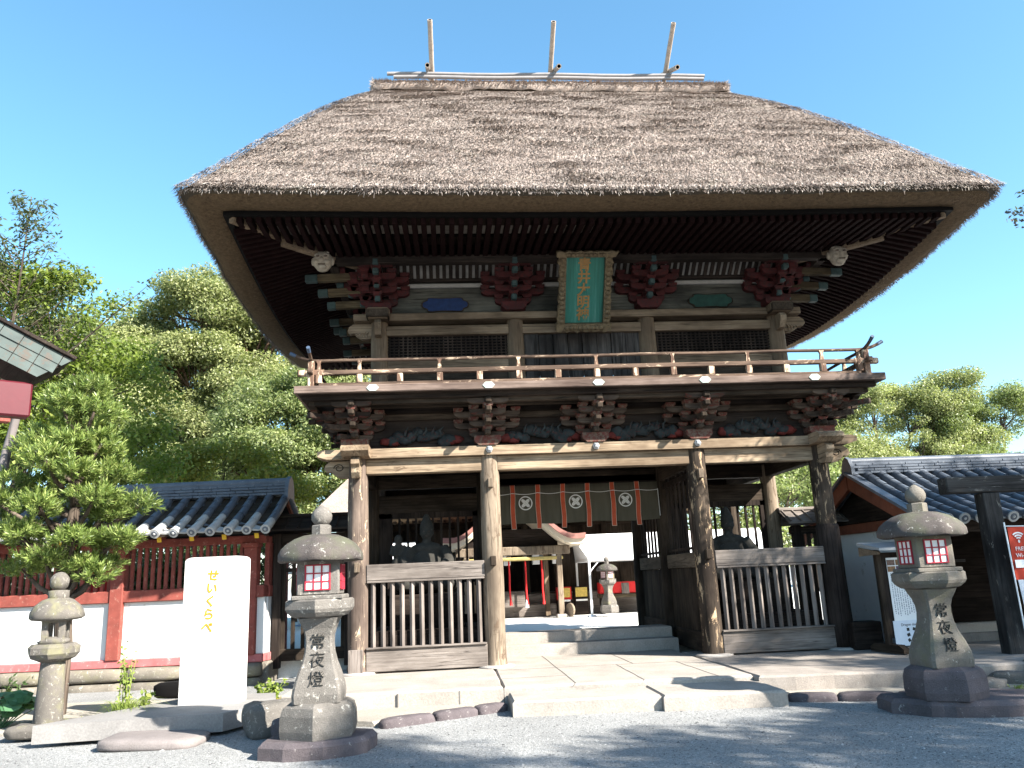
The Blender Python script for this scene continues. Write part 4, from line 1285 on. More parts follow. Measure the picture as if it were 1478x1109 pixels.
# small weathered lantern at the left
sm = thing('stone_lantern', 'small weathered stone lantern with round pillar, beside ferns at the far left', 'stone lantern', (-7.82, -3.0, -.24))
sm.scale = (.88, .88, 1.0)
MB().rock((0, 0, 0), (.95, .72, .16), seed=41, amp=.08, cuts=4).build('foot_slab', M_old_lant, sm)
MB().lathe([(.19, .12), (.20, .14), (.19, .3), (.175, .6), (.165, .9), (.10, .93)], n=20, jit=.02).build('post', M_old_lant, sm)
mb = MB(); mb.lathe([(.20, .90), (.30, .94), (.345, 1.0), (.35, 1.08), (.30, 1.12), (.05, 1.13)], n=8, rot=.2, smooth=False, jit=.04)
mb.blob((.05, -.12, 1.15), (.22, .1, .06), amp=.5, seed=3)
mb.build('platform', M_old_lant, sm)
mb = MB()
for a in range(4):
    an = PI / 4 + a * PI / 2 + .2
    mb.box((.16 * math.cos(an), .16 * math.sin(an), 1.28), (.09, .09, .34), Matrix.Rotation(.2, 3, 'Z'), ch=.01)
mb.box((0, 0, 1.41), (.32, .32, .06), Matrix.Rotation(.2, 3, 'Z'))
mb.build('fire_box', M_old_lant, sm)
so = MB().lathe([(.16, 1.40), (.33, 1.42), (.37, 1.45), (.36, 1.52), (.31, 1.60), (.22, 1.67), (.13, 1.70), (.05, 1.705)], n=16, jit=.025).build('roof', M_old_lant, sm)
mb = MB(); mb.lathe([(.14, 1.69), (.145, 1.70), (.145, 1.79), (.06, 1.80)], n=12, jit=.02).build('neck_block', M_old_lant, so)
MB().blob((.0, 0, 1.905), (.135, .135, .125), amp=.08, seed=2, sub=3).build('ball_finial', M_old_lant, so)

# ================================================================== WHITE MONUMENT
st = thing('stone_monument', 'white stone monument with gold brush lettering on a pale plinth', 'monument', (-5.90, -2.55, -.22), math.radians(-5))
st.scale = (1.045, 1.045, 1.045)
mb = MB()
mb.prism([(-1.55, -1.32), (.50, -.98), (.86, -.1), (.6, .75), (-.5, .8)], (0, 0, 0), (1, 0, 0), (0, 1, 0), (0, 0, .20))
mb.build('plinth', M_concrete, st)
def rounded(w, h, r):
    P = [(-w / 2, 0), (w / 2, 0)]
    for i in range(7): a = i / 6 * PI / 2; P.append((w / 2 - r + r * math.cos(a), h - r * .55 + r * .55 * math.sin(a)))
    for i in range(7): a = PI / 2 + i / 6 * PI / 2; P.append((-w / 2 + r + r * math.cos(a), h - r * .55 + r * .55 * math.sin(a)))
    return P
WL = .46
mb = MB(); P = rounded(.78, 1.86, .10)
mb.prism([p for p in P if p[0] <= .38 - .3 + .0] + [], (0, 0, 0), (1, 0, 0), (0, 0, 1), (0, .001, 0)) if False else None
left = [(-.39, 0), (.095, 0), (.095, 1.86)] + [p for p in P if p[0] < -.2 and p[1] > .5]
right = [(.101, 0), (.39, 0)] + [p for p in P if p[0] > .2 and p[1] > .5] + [(.101, 1.86)]
mb.prism(left, (0, -.13, .19), (1, 0, 0), (0, 0, 1), (0, .28, 0)); mb.prism(right, (0, -.13, .19), (1, 0, 0), (0, 0, 1), (0, .28, 0))
slab_o = mb.build('tablet', M_white_stone, st)
goldbrush = paint('gold brush lettering', (.34, .21, .012), .2, .6, 9)
for i, ch_ in enumerate('せいくらべ'):
    text_obj('letter', ch_, .155, goldbrush, st, (-.005 - .014 * i, -.134, 1.80 - .165 * i), (PI / 2, .12, 0), extrude=.003, bold=.004)

# ================================================================== TILED ROOF BUILDER
def tile_roof(parent, x0, x1, yf, zf, yr, zr, yb, zb, pitch, sunlit_to=.18, both=True, ridge_h=.25, tr=.075, part='tile_roof'):
    """pan and cover tiles from the eave (yf,zf) up to the ridge (yr,zr) and down the back"""
    mb = MB(); rng_ = random.Random(3)
    for side, (ye, ze) in enumerate(((yf, zf), (yb, zb))):
        if side == 1 and not both: continue
        L = math.hypot(yr - ye, zr - ze); n_r = max(5, int(L / .26))
        n_c = max(1, int(round((x1 - x0) / pitch))); px = (x1 - x0) / n_c
        du = Vector((0, (yr - ye) / L, (zr - ze) / L)); nn = Vector((0, -du.z, du.y)) if (yr > ye) else Vector((0, du.z, -du.y))
        if nn.z < 0: nn = -nn
        O = Vector((0, ye, ze))
        sag = lambda t: -.05 * math.sin(PI * t) * L * .5
        # stepped pan tiles: each course is its own lip
        for r_ in range(n_r):
            t0 = r_ / n_r; t1 = (r_ + 1) / n_r
            a = O + du * (L * t0) + nn * (sag(t0) + .03); b_ = O + du * (L * t1 + .02) + nn * (sag(t1) + .004)
            segs = []
            for c in range(n_c):
                for k in range(4):
                    u = x0 + px * (c + k / 4)
                    dip = -.028 * math.sin(PI * k / 4)
                    segs.append((u, dip))
            segs.append((x1, 0))
            va = [a + Vector((u, 0, 0)) + nn * d for u, d in segs]; vb = [b_ + Vector((u, 0, 0)) + nn * d for u, d in segs]; vc = [p - nn * .028 for p in va]
            n_ = len(segs)
            fs = [[i, i + 1, n_ + i + 1, n_ + i] for i in range(n_ - 1)] + [[2 * n_ + i, 2 * n_ + i + 1, i + 1, i] for i in range(n_ - 1)]
            mb.add(va + vb + vc, fs, 1 if (r_ == 0 and side == 0) else 0)
        # cover tile rows
        for c in range(n_c + 1):
            u = x0 + px * c
            n_seg = n_r
            for k in range(n_seg):
                t0 = k / n_seg; t1 = (k + 1) / n_seg
                a = O + du * (L * t0 - (.05 if k == 0 else 0)) + nn * (sag(t0) + .035); b_ = O + du * (L * t1 + .015) + nn * (sag(t1) + .028)
                a.x = b_.x = u + rng_.uniform(-.006, .006)
                pale = 1 if (side == 0 and t0 < sunlit_to + rng_.uniform(-.06, .06) and sunlit_to > 0) else 0  # lowest cover tiles coloured lighter to look sunlit
                mb.tube([a, b_], [tr * 1.03, tr * .96], 10, pale, True, caps=False)
                if k == 0:
                    # round end disc with rim
                    d_ = -du; c0 = a
                    mb.tube([c0 + d_ * .002, c0 + d_ * .03], [tr * 1.12, tr * 1.12], 14, 1)
                    mb.tube([c0 + d_ * .03, c0 + d_ * .04], [tr * .72, tr * .62], 12, 0)
                    mb.tube([c0 + d_ * .04, c0 + d_ * .05], [tr * .3, tr * .2], 8, 1)
    ob = mb.build(part, [M_tile, M_tile_sunlit], parent, fix=False)
    rd = MB(); nl = max(2, int(ridge_h / .055))
    for k in range(nl):
        w = .30 - .02 * k if k < nl - 1 else .18
        n_ = max(3, int((x1 - x0) / .34))
        for i in range(n_):
            a = x0 + (x1 - x0) * i / n_ + (.1 if k % 2 else 0); b_ = min(x1, a + (x1 - x0) / n_ - .006)
            a = max(x0, a)
            if b_ - a > .03: rd.box(((a + b_) / 2, yr + rng_.uniform(-.004, .004), zr + .03 + .055 * k + rng_.uniform(-.002, .002)), (b_ - a, w, .047), ch=.008)
    rd.tube([(x0 - .02, yr, zr + .04 + .055 * nl), (x1 + .02, yr, zr + .04 + .055 * nl)], .075, 12)
    rd.box(((x0 + x1) / 2, yr, zr + ridge_h * .45), (x1 - x0 - .02, .14, ridge_h * .9), ch=0)
    rd.build('ridge_tiles', M_tile, ob)
    for e, sx in ((x0, -1), (x1, 1)):
        MB().prism([(-.22, -.06), (.22, -.06), (.20, .14), (.11, .30), (0, .36), (-.11, .30), (-.20, .14)], (e, yr, zr), (0, 1, 0), (0, 0, 1), (sx * .07, 0, 0)).build('ridge_end_tile', M_tile, ob)
    return ob

# ================================================================== LEFT ROOFED FENCE
fe = thing('roofed_wall', 'red and white wall with barred openings under a dark tiled roof', 'wall', (-6.43, 1.90, -.13), math.radians(-4.8))
fe.scale = (1.09, 1.09, 1.09)
XL, XR = -9.6, .20
bs = MB(); rr = random.Random(2)
for row, (z0, z1) in enumerate(((-.27, .0), (.0, .235))):
    x = XL
    while x < XR - .02:
        w = min(rr.uniform(.7, 1.3), XR - x)
        bs.rock((x + w / 2, .1 + (.03 if row else .0), z0), (w - .015, .62, z1 - z0 - .006), seed=int(x * 7) + row, amp=.04, cuts=3); x += w
bs.build('stone_base', M_mossstone, fe)
MB().box(((XL + XR) / 2, .05, .30), (XR - XL, .22, .135), ch=.01).build('sill_beam', M_pinkred, fe)
pm = MB()
x = XR
while x > XL:
    pm.box((x - .60, .06, .845), (1.195, .10, .955), ch=.004); x -= 1.2
pm.build('plaster_panel', M_plaster, fe)
MB().box(((XL + XR) / 2, .05, 1.425), (XR - XL, .22, .205), ch=.012).build('rail_beam', M_redwood, fe)
MB().box(((XL + XR) / 2, .05, 2.33), (XR - XL, .20, .14), ch=.012).build('top_beam', M_redwood, fe)
x = -.05; k = 0
while x > XL:
    MB().box((x, .03, 1.31), (.235, .24, 1.91), ch=.012).build('wall_post', M_redwood, fe)
    MB().box((x, .0, 2.23), (.30, .30, .09), ch=.02).build('post_cap', M_redwood, fe)
    nb = 17
    bars = MB()
    for i in range(nb):
        bars.box((x - .2 - (2.35 - .4) * i / (nb - 1), .06, 1.895), (.06, .055, .74), ch=.004)
    bars.build('bar_grille', M_redwood, fe)
    x -= 2.35
# end wall, turning back
MB().box((XR - .03, .62, .30), (.14, .9, .135), ch=.01).build('sill_beam', M_pinkred, fe)
MB().box((XR - .03, .62, .845), (.08, .9, .95), ch=.004).build('plaster_panel', M_plaster, fe)
MB().box((XR - .03, .62, 1.85), (.08, .9, 1.06), ch=.004).build('red_panel', M_redwood, fe)
MB().box((XR - .03, .62, 1.425), (.14, .9, .2), ch=.01).build('rail_beam', M_redwood, fe)
MB().box((XR - .03, 1.12, 1.2), (.2, .2, 2.3), ch=.012).build('wall_post', M_redwood, fe)
MB().box((XR - .1, .60, -.02), (.36, 1.1, .5), ch=.03).build('stone_base', M_mossstone, fe)
# rafters with yellow ends
x = XR + .02
while x > XL:
    r_ = MB().beam((x, -.60, 2.36), (x, .5, 2.80), .07, .09, ch=.006).build('rafter', M_redwood, fe)
    MB().box((x, -.612, 2.355), (.074, .02, .094), Matrix.Rotation(.38, 3, 'X'), ch=.004).build('yellow_end', M_yellow, r_)
    x -= .56
MB().box(((XL + XR) / 2, -.62, 2.435), (XR - XL + .5, .06, .045), ch=.006).build('eave_board', M_redwood, fe)
tile_roof(fe, XL, XR + .22, -.72, 2.45, .5, 3.14, 1.72, 2.45, .31, .22, True, .26)
for q, ye in ((-1, -.70), (1, 1.70)):
    MB().prism([(0, 0), (0, .16), (1.2, .84), (1.2, .66)], (XR + .18, .5 + q * 1.2, 2.33), (0, -q, 0), (0, 0, 1), (.05, 0, 0)).build('bargeboard', M_orange if q > 0 else MT['dark_y'], fe)
# second roof slope base under tiles (boarding)
bd = MB(); bd.prism([(-1.2, -.70), (0, .0), (1.2, -.70), (1.2, -.74), (0, -.05), (-1.2, -.74)], (XL, .5, 3.13), (0, 1, 0), (0, 0, 1), (XR - XL + .2, 0, 0)); bd.build('roof_boarding', MT['mid_x'], fe)

# ================================================================== SIDE GATES (dark grilles with little roofs)
def wing(name, label, x0, x1, y, zt, nb, zb, roofm):
    t = thing(name, label, 'side gate', ((x0 + x1) / 2, y, 0))
    w = x1 - x0
    for s in (-1, 1): MB().box((s * (w / 2 - .08), 0, (zt + zb) / 2), (.17, .16, zt - zb), ch=.01).build('post', MT['dark_z'], t)
    MB().box((0, 0, zt - .1), (w + .1, .14, .16), ch=.01).build('lintel', MT['dark_x'], t)
    MB().box((0, 0, zb + .24), (w, .1, .22), ch=.01).build('bottom_board', MT['mid_x'], t)
    b_ = MB()
    for i in range(nb): b_.box((-w / 2 + .2 + (w - .4) * i / (nb - 1), 0, (zt + zb) / 2 + .05), (.075, .05, zt - zb - .4), ch=.004)
    for z in (zb + (zt - zb) * .42, zb + (zt - zb) * .72): b_.box((0, .035, z), (w - .1, .03, .08), ch=.004)
    b_.build('bar_grille', MT['mid_z'], t)
    r_ = MB()
    for q in (-1, 1):
        for i in range(3):
            y0 = q * (.50 - .15 * i); y1 = q * (.30 - .15 * i)
            z0 = zt + .02 + .085 * i
            r_.prism([(y0, z0), (y0, z0 + .035), (y1, z0 + .14), (y1, z0 + .10)], (-w / 2 - .25, 0, 0), (0, 1, 0), (0, 0, 1), (w + .5, 0, 0))
        n_ = int((w + .4) / .22)
        for i in range(n_ + 1):
            x = -w / 2 - .2 + (w + .4) * i / n_
            r_.beam((x, q * .5, zt + .075), (x, q * .03, zt + .33), .03, .03, ch=.003)
    r_.box((0, 0, zt + .345), (w + .55, .16, .07), ch=.015)
    r_.build('shingle_roof', roofm, t)
    return t
wing('side_gate', 'dark barred side gate with a low shingle roof beside the tiled wall', -6.14, -4.58, 2.3, 2.52, 7, -.05, MT['dark_x'])
wing('side_gate', 'dark barred side gate with a grey shingle roof beside the orange gabled building', 4.55, 5.95, 2.3, 2.28, 8, .0, MT['greywood_x'])

# stone box between the gate and the notice board
sb = MB().box((4.52, -.25, .23), (.52, .34, .47), ch=.02).build('wooden_box', MT['dark_x']); tag(sb, 'dark wooden box standing between the gate corner post and the notice board', 'box')

# ================================================================== RIGHT TILED BUILDING
rb_ = thing('tiled_building', 'white walled building with a dark tiled roof and orange bargeboards', 'building', (5.2, 1.0, 0))
tile_roof(rb_, .12, 9.0, -2.42, 2.10, 0, 3.16, 2.42, 2.10, .29, 0.0, True, .26, .085)
for q in (-1, 1):
    MB().prism([(0, 0), (0, .24), (2.4, 1.30), (2.4, 1.0)], (.03, q * 2.42, 1.86), (0, -q, 0), (0, 0, 1), (.07, 0, 0)).build('bargeboard', M_orange, rb_)
    MB().prism([(0, .24), (0, .30), (2.4, 1.36), (2.4, 1.30)], (-.03, q * 2.42, 1.86), (0, -q, 0), (0, 0, 1), (.18, 0, 0)).build('verge_tiles', M_tile, rb_)
MB().box((.34, .25, 1.02), (.10, 3.5, 2.1), ch=.01).build('plaster_wall', M_plaster, rb_)
MB().prism([(-2.0, 0), (2.0, 0), (0, .95)], (.36, 0, 2.16), (0, 1, 0), (0, 0, 1), (.05, 0, 0)).build('gable_boards', MT['dark_y'], rb_)
MB().beam((.30, -2.0, 2.12), (.30, 2.0, 2.12), .16, .18).build('gable_beam', M_orange, rb_)
MB().beam((.2, -1.95, 2.0), (9, -1.95, 2.0), .16, .20).build('eave_beam', MT['dark_x'], rb_)
MB().box((4.6, 1.9, 1.0), (8.8, .1, 2.1)).build('back_wall', MT['dark_x'], rb_)
MB().box((4.6, -.1, 2.25), (8.6, 3.6, .04)).build('ceiling', MT['dark_x'], rb_)
for x in (.42, 2.15, 4.6, 7.0): MB().box((x, -1.95, .95), (.18, .18, 1.95), ch=.01).build('post', MT['dark_z'], rb_)
MB().box((1.2, -.9, .0), (1.7, .1, .3)).build('inner_step', M_curb, rb_)
MB().box((1.5, -.6, 1.42), (.62, .04, .05)).build('shelf', MT['greywood_x'], rb_)
lit = MB().box((4.6, -1.78, 1.1), (4.8, .08, 1.7), ch=.006).build('plaster_wall', M_plaster, rb_)
MB().box((4.6, -1.84, .48), (4.8, .05, .55), ch=.006).build('dark_skirting', paint('indigo board', (.06, .05, .10), .2, .7, 5), rb_)

# ================================================================== DARK TIMBER FRAME, BANNER, NOTICE BOARD
tf = thing('timber_frame', 'dark weathered timber frame of post and crossbeam at the right edge', 'timber frame', (6.0, -2.0, 0))
fwood = wood('blackened frame wood', (.022, .02, .02), (.085, .08, .075), 2, peel=(.20, .19, .17), peel_amt=.64)
fwoodx = wood('blackened crossbeam wood', (.022, .02, .02), (.085, .08, .075), 0, peel=(.24, .22, .20), peel_amt=.62)
MB().box((0, 0, 1.15), (.28, .24, 2.62), ch=.012).build('post', fwood, tf)
MB().box((2.9, 0, 1.15), (.28, .24, 2.62), ch=.012).build('post', fwood, tf)
MB().beam((-.72, 0, 2.60), (3.7, 0, 2.60), .26, .26, ch=.015).build('crossbeam', fwoodx, tf)
fb_ = MB().rock((0, 0, 0), (.55, .4, .2), seed=77, amp=.1, cuts=4).build('banner_weight', MT['black']); fb_.location = (5.95, -2.62, -.21); tag(fb_, 'black rubber banner weight on the ground below the red banner', 'weight')

bn = thing('banner', 'narrow red banner with a white wireless symbol on a thin pole', 'banner', (6.06, -2.25, -.1))
MB().tube([(0, 0, .05), (-.03, 0, 2.08)], .012, 8).build('pole', M_white_paint, bn)
MB().tube([(-.05, -.01, 2.02), (.30, -.01, 2.01)], .008, 8).build('cross_rod', M_white_paint, bn)
def cloth(x0, x1, z0, z1, m, name, parent, y=-.012, amp=.012, nx=14, nz=24, skew=.0):
    vs = []; fs = []
    for j in range(nz + 1):
        for i in range(nx + 1):
            u = i / nx; v = j / nz
            vs.append((x0 + (x1 - x0) * u + skew * (1 - v), y + amp * math.sin(u * 9 + v * 4) * (1.2 - v), z0 + (z1 - z0) * v))
    for j in range(nz):
        for i in range(nx):
            a = j * (nx + 1) + i; fs.append([a, a + 1, a + nx + 2, a + nx + 1])
    return MB().add(vs, fs, 0, True).build(name, m, parent, fix=False)
M_banner = paint('red banner cloth', (.50, .055, .03), .1, .8, 5)
M_banner2 = paint('pale banner cloth', (.62, .64, .68), .1, .8, 5)
ban = cloth(.0, .29, 1.20, 2.0, M_banner, 'red_cloth', bn)
cloth(.02, .29, .42, 1.20, M_banner2, 'pale_cloth', bn, skew=.06)
M_icon = paint('white print', (.75, .74, .72), .05, .8, 6, bump=0)
ic = MB()
for r_ in (.045, .083, .121):
    P = []
    for i in range(13): a = math.radians(48 + 84 * i / 12); P.append((.14 + (r_ + .012) * math.cos(a), 1.79 + (r_ + .012) * math.sin(a)))
    for i in range(13): a = math.radians(132 - 84 * i / 12); P.append((.14 + (r_ - .010) * math.cos(a), 1.79 + (r_ - .010) * math.sin(a)))
    ic.prism(P, (0, -.030, 0), (1, 0, 0), (0, 0, 1), (0, -.004, 0))
ic.lathe([(0, -.002), (.026, -.002), (.026, .002), (0, .002)], (0, 0, 0), 12) if False else ic.prism([(.14 + .015 * math.cos(t), 1.78 + .026 * math.sin(t)) for t in np.linspace(0, 2 * PI, 14)[:-1]], (0, -.030, 0), (1, 0, 0), (0, 0, 1), (0, -.004, 0))
ic.build('wireless_symbol', M_icon, ban)
for i, ch_ in enumerate(('FREE', 'Wi-Fi')): text_obj('letter', ch_, .085, M_icon, bn, (.145, -.033, 1.665 - .10 * i), extrude=.002)
MB().box((.145, -.033, 1.44), (.26, .006, .12), ch=0).build('white_band', M_icon, ban)

nb_ = thing('notice_board', 'dark notice board under a small grey roof with white posters', 'notice board', (4.98, -1.0, .0), math.radians(8))
for s in (-1, 1):
    MB().box((s * .47, 0, .86), (.09, .09, 1.6), ch=.008).build('post', MT['mid_z'], nb_)
    f_ = MB(); f_.prism([(-.42, 0), (.42, 0), (.42, .07), (.30, .13), (-.30, .13), (-.42, .07)], (s * .47 - .06, 0, .015), (0, 1, 0), (0, 0, 1), (.12, 0, 0)).build('foot', MT['mid_y'], nb_)
MB().box((0, .01, .92), (.86, .05, 1.38), ch=.006).build('board', MT['dark_z'], nb_)
mb = MB(); mb.prism([(-.38, .0), (.20, .10), (.22, .13), (.20, .15), (-.38, .04)], (-.68, 0, 1.64), (0, 1, 0), (0, 0, 1), (1.36, 0, 0)); mb.build('roof', paint('grey metal roof', (.30, .31, .32), .15, .45, 4, metal=.3), nb_)
MB().prism([(-.34, 0), (.2, .09), (.2, -.06), (-.30, -.04)], (-.66, 0, 1.62), (0, 1, 0), (0, 0, 1), (.03, 0, 0)).build('roof_end', MT['tan_x'], nb_)
po_ = MB().box((.03, -.022, 1.0), (.70, .008, 1.04), ch=0).build('text_poster', M_paper, nb_)
tx = MB(); rr = random.Random(9)
for c_ in range(15):
    x = .33 - c_ * .043; z = 1.26; zend = .56 + rr.uniform(0, .12)
    while z > zend:
        l = rr.uniform(.012, .03); tx.box((x, -.027, z), (rr.uniform(.012, .02), .001, l), ch=0); z -= l + .012
tx.build('column_text', paint('grey print', (.22, .23, .26), .2, .8, 9, bump=0), po_)
for i in range(4):
    for j in range(2):
        MB().box((-.24 + .165 * i, -.027, 1.44 - .105 * j), (.15, .002, .09), ch=0).build('photo_print', paint('photo print', [(.16, .10, .08), (.22, .12, .06), (.10, .06, .09), (.24, .13, .12)][(i + j) % 4], .5, .6, 30, bump=0), po_)
p2 = MB().box((.02, -.026, .30), (.76, .008, .40), ch=0).build('poster', paint('pale blue poster', (.60, .64, .70), .06, .7, 8, bump=0), nb_)
text_obj('letter', 'Dragon decoration', .062, M_ink, nb_, (.02, -.0315, .43), extrude=.001)
for i in range(3):
    for j in range(3):
        if i == 1 and j == 1: continue
        MB().box((-.10 + .12 * i, -.031, .355 - .085 * j), (.05 + .01 * ((i + j) % 2), .003, .05), Matrix.Rotation(.3 * (i - j), 3, 'Y'), ch=.001).build('small_print', M_ink, nb_)

# ================================================================== CURTAIN IN THE GATE
cu = thing('curtain', 'dark curtain with white round crests and red strips hanging in the gate passage', 'curtain', (0, 2.36, 0))
M_cur, nt, b = _mat('dark olive curtain cloth'); g = G(nt)
c = g.ramp(g.noise(g.coord((9, 9, 1.2)), 1, 5, .6), [(.3, (.062, .058, .043)), (.7, (.10, .094, .072))])
nt.links.new(c, b.inputs['Base Color']); b.inputs['Roughness'].default_value = .9; b.inputs['Specular IOR Level'].default_value = .1
tr = nt.nodes.new('ShaderNodeBsdfTranslucent'); tr.inputs['Color'].default_value = (.12, .11, .08, 1); mx = nt.nodes.new('ShaderNodeMixShader'); mx.inputs[0].default_value = .3
nt.links.new(b.outputs[0], mx.inputs[1]); nt.links.new(tr.outputs[0], mx.inputs[2]); nt.links.new(mx.outputs[0], nt.nodes['Material Output'].inputs['Surface'])
vs = []; fs = []; NX, NZ = 160, 24
fold = lambda x, v: (.018 * math.sin(x * 9.5) + .012 * math.sin(x * 23 + 1)) * (1.1 - v)
for j in range(NZ + 1):
    for i in range(NX + 1):
        x = -1.76 + 3.52 * i / NX; v = j / NZ
        vs.append((x, fold(x, v), 2.53 + .79 * v + .012 * math.sin(x * 4) * (1 - v)))
for j in range(NZ):
    for i in range(NX):
        a = j * (NX + 1) + i; fs.append([a, a + 1, a + NX + 2, a + NX + 1])
MB().add(vs, fs, 0, True).build('cloth', M_cur, cu, fix=False)
M_strip = paint('red strip cloth', (.40, .075, .035), .15, .85, 12, bump=.15)
for i in range(9):
    xs_ = -1.32 + .527 * (i) - .0
    if xs_ > 1.6: break
    s_ = MB(); P = []
    for j in range(9):
        z = 3.33 - .90 * j / 8
        P.append((xs_ + .006 * math.sin(j + i), -.035 - .01 * math.sin(j * .8 + i), z))
    for j in range(8):
        a, b_ = P[j], P[j + 1]
        s_.add([(a[0] - .05, a[1], a[2]), (a[0] + .05, a[1], a[2]), (b_[0] + .05, b_[1], b_[2]), (b_[0] - .05, b_[1], b_[2]), (a[0] - .05, a[1] + .004, a[2]), (a[0] + .05, a[1] + .004, a[2]), (b_[0] + .05, b_[1] + .004, b_[2]), (b_[0] - .05, b_[1] + .004, b_[2])], [[0, 1, 2, 3], [7, 6, 5, 4], [0, 3, 7, 4], [1, 5, 6, 2]])
    so = s_.build('red_strip', M_strip, cu)
    e_ = MB()
    for q in (-1, 1): e_.tube([(p[0] + q * .047, p[1] - .003, p[2]) for p in P], .0045, 4)
    e_.tube([(P[-1][0] - .047, P[-1][1] - .003, P[-1][2]), (P[-1][0] + .047, P[-1][1] - .003, P[-1][2])], .0045, 4)
    e_.build('pale_piping', paint('pale piping', (.55, .45, .36), .1, .8, 8, bump=0), so)
M_crest = paint('white crest print', (.66, .66, .64), .05, .85, 8, bump=0)
M_crest_line = paint('crest line print', (.06, .058, .05), .1, .9, 8, bump=0)
def crest(x, z):
    R = .145; mb = MB(); y0 = -.034
    ring = lambda r0, r1, n=40: [[(x + r0 * math.cos(2 * PI * i / n), z + r0 * math.sin(2 * PI * i / n)) for i in range(n)], [(x + r1 * math.cos(2 * PI * i / n), z + r1 * math.sin(2 * PI * i / n)) for i in range(n)]]
    A, B = ring(R, R * .84); n = len(A)
    vs = [(a, y0, c_) for a, c_ in A] + [(a, y0, c_) for a, c_ in B] + [(a, y0 - .004, c_) for a, c_ in A] + [(a, y0 - .004, c_) for a, c_ in B]
    fs = []
    for i in range(n):
        k = (i + 1) % n
        fs += [[i, k, n + k, n + i], [2 * n + i, 3 * n + i, 3 * n + k, 2 * n + k], [i, 2 * n + i, 2 * n + k, k], [n + i, n + k, 3 * n + k, 3 * n + i]]
    mb.add(vs, fs)
    # two crossed feathers
    def feather(an, yy):
        u = Vector((math.cos(an), 0, math.sin(an))); w = Vector((-math.sin(an), 0, math.cos(an)))
        P = []
        for i in range(19):
            t = -1 + 2 * i / 18; P.append((t * R * .78, R * .24 * (1 - abs(t) ** 4) ** .5 if abs(t) < 1 else 0))
        P = P + [(a, -b2) for a, b2 in P[::-1][1:-1]]
        mb.prism(P, Vector((x, yy, z)), u, w, (0, -.003, 0))
    feather(PI / 4, y0 + .0); feather(-PI / 4, y0 - .002)
    o = mb.build('crest', M_crest, cu)
    ln = MB()
    for an, yy in ((PI / 4, y0 - .006), (-PI / 4, y0 - .007)):
        u = Vector((math.cos(an), 0, math.sin(an))); w = Vector((-math.sin(an), 0, math.cos(an)))
        for e in (-1, 1):
            for k in range(5):
                a0 = Vector((x, yy, z)) + u * (R * (-.55 + .28 * k)); a1 = a0 + u * (R * .12) + w * (e * R * .2)
                ln.beam(a0, a1, .004, .002, ch=0)
    ln.build('feather_lines', M_crest_line, o)
for x in (-1.055, -.002, 1.052): crest(x, 2.955)
cd = MB()
P = []
for i in range(60):
    x = -1.75 + 3.5 * i / 59; k = ((x + 1.32) / .527) % 1
    P.append((x, -.055, 3.165 - .03 * math.sin(PI * k)))
cd.tube(P, .006, 5); cd.tube([(1.75, -.05, 3.165), (1.76, -.05, 2.6)], .006, 5)
cd.build('cord', M_paper, cu)

# ================================================================== GUARDIAN FIGURES
M_fig = paint('weathered wooden figure', (.03, .028, .024), .3, .9, 6, worn=(.055, .05, .045), worn_amt=.6)
def seated(loc, rz, label, s=1.0):
    mb = MB()
    mb.blob((0, -.08, .20), (.52, .42, .22), amp=.12, seed=1, sub=3)         # folded legs
    mb.blob((-.38, -.25, .17), (.24, .26, .16), amp=.1, seed=2); mb.blob((.38, -.25, .17), (.24, .26, .16), amp=.1, seed=3)
    mb.blob((0, .02, .55), (.30, .22, .36), amp=.05, seed=4, sub=3)           # trunk
    mb.blob((0, .02, .82), (.33, .18, .13), amp=.04, seed=5)                  # shoulders
    for e in (-1, 1):
        mb.tube([(e * .30, .02, .84), (e * .42, -.06, .60), (e * .34, -.26, .44), (e * .12, -.32, .42)], [.11, .13, .15, .09], 10)  # sleeves
        mb.blob((e * .50, -.12, .42), (.16, .16, .10), amp=.15, seed=7 + e)   # hanging sleeve
        mb.tube([(e * .12, -.34, .44), (e * .06, -.40, .46)], [.05, .035], 8)
    mb.tube([(0, .0, .90), (0, .0, 1.02)], [.09, .08], 10)
    mb.blob((0, -.01, 1.12), (.115, .13, .15), amp=.03, seed=9, sub=3)        # head
    mb.blob((0, -.14, 1.11), (.025, .03, .035), amp=0)
    for e in (-1, 1): mb.blob((e * .115, 0, 1.12), (.02, .035, .05), amp=0)
    mb.tube([(0, .0, 1.19), (0, .01, 1.27), (0, .03, 1.34), (0, .06, 1.48)], [.135, .125, .10, .04], 12)   # court hat
    o = mb.build('guardian_figure', M_fig)
    md = o.modifiers.new('one surface', 'REMESH'); md.mode = 'VOXEL'; md.voxel_size = .022; md.use_smooth_shade = True
    o.location = loc; o.rotation_euler = (0, 0, rz); o.scale = (s, s, s)
    fc = MB()
    for e in (-1, 1): fc.blob((e * .045, -.125, 1.145), (.02, .012, .009), amp=0)
    fc.box((0, -.135, 1.055), (.055, .015, .012), ch=.003)
    fc.build('eyes_and_mouth', MT['mask_dark'], o)
    return tag(o, label, 'statue', 'seated guardian figures in the gate')
seated((-3.08, 1.35, 1.25), 0, 'dark seated guardian figure in tall hat behind the left grille')
seated((2.86, 1.4, 1.18), -.1, 'dark seated guardian figure in tall hat behind the right grille')
for s in (-1, 1): MB().box((s * 3.06, 1.35, .93), (1.3, 1.1, .62)).build('pedestal', MT['dark_x'], gate)
sf = MB()
sf.blob((0, 0, .18), (.14, .13, .2), amp=.1, seed=3); sf.blob((0, 0, .42), (.11, .1, .2), amp=.08, seed=5); sf.blob((0, -.01, .66), (.08, .085, .1), amp=.05, seed=6)
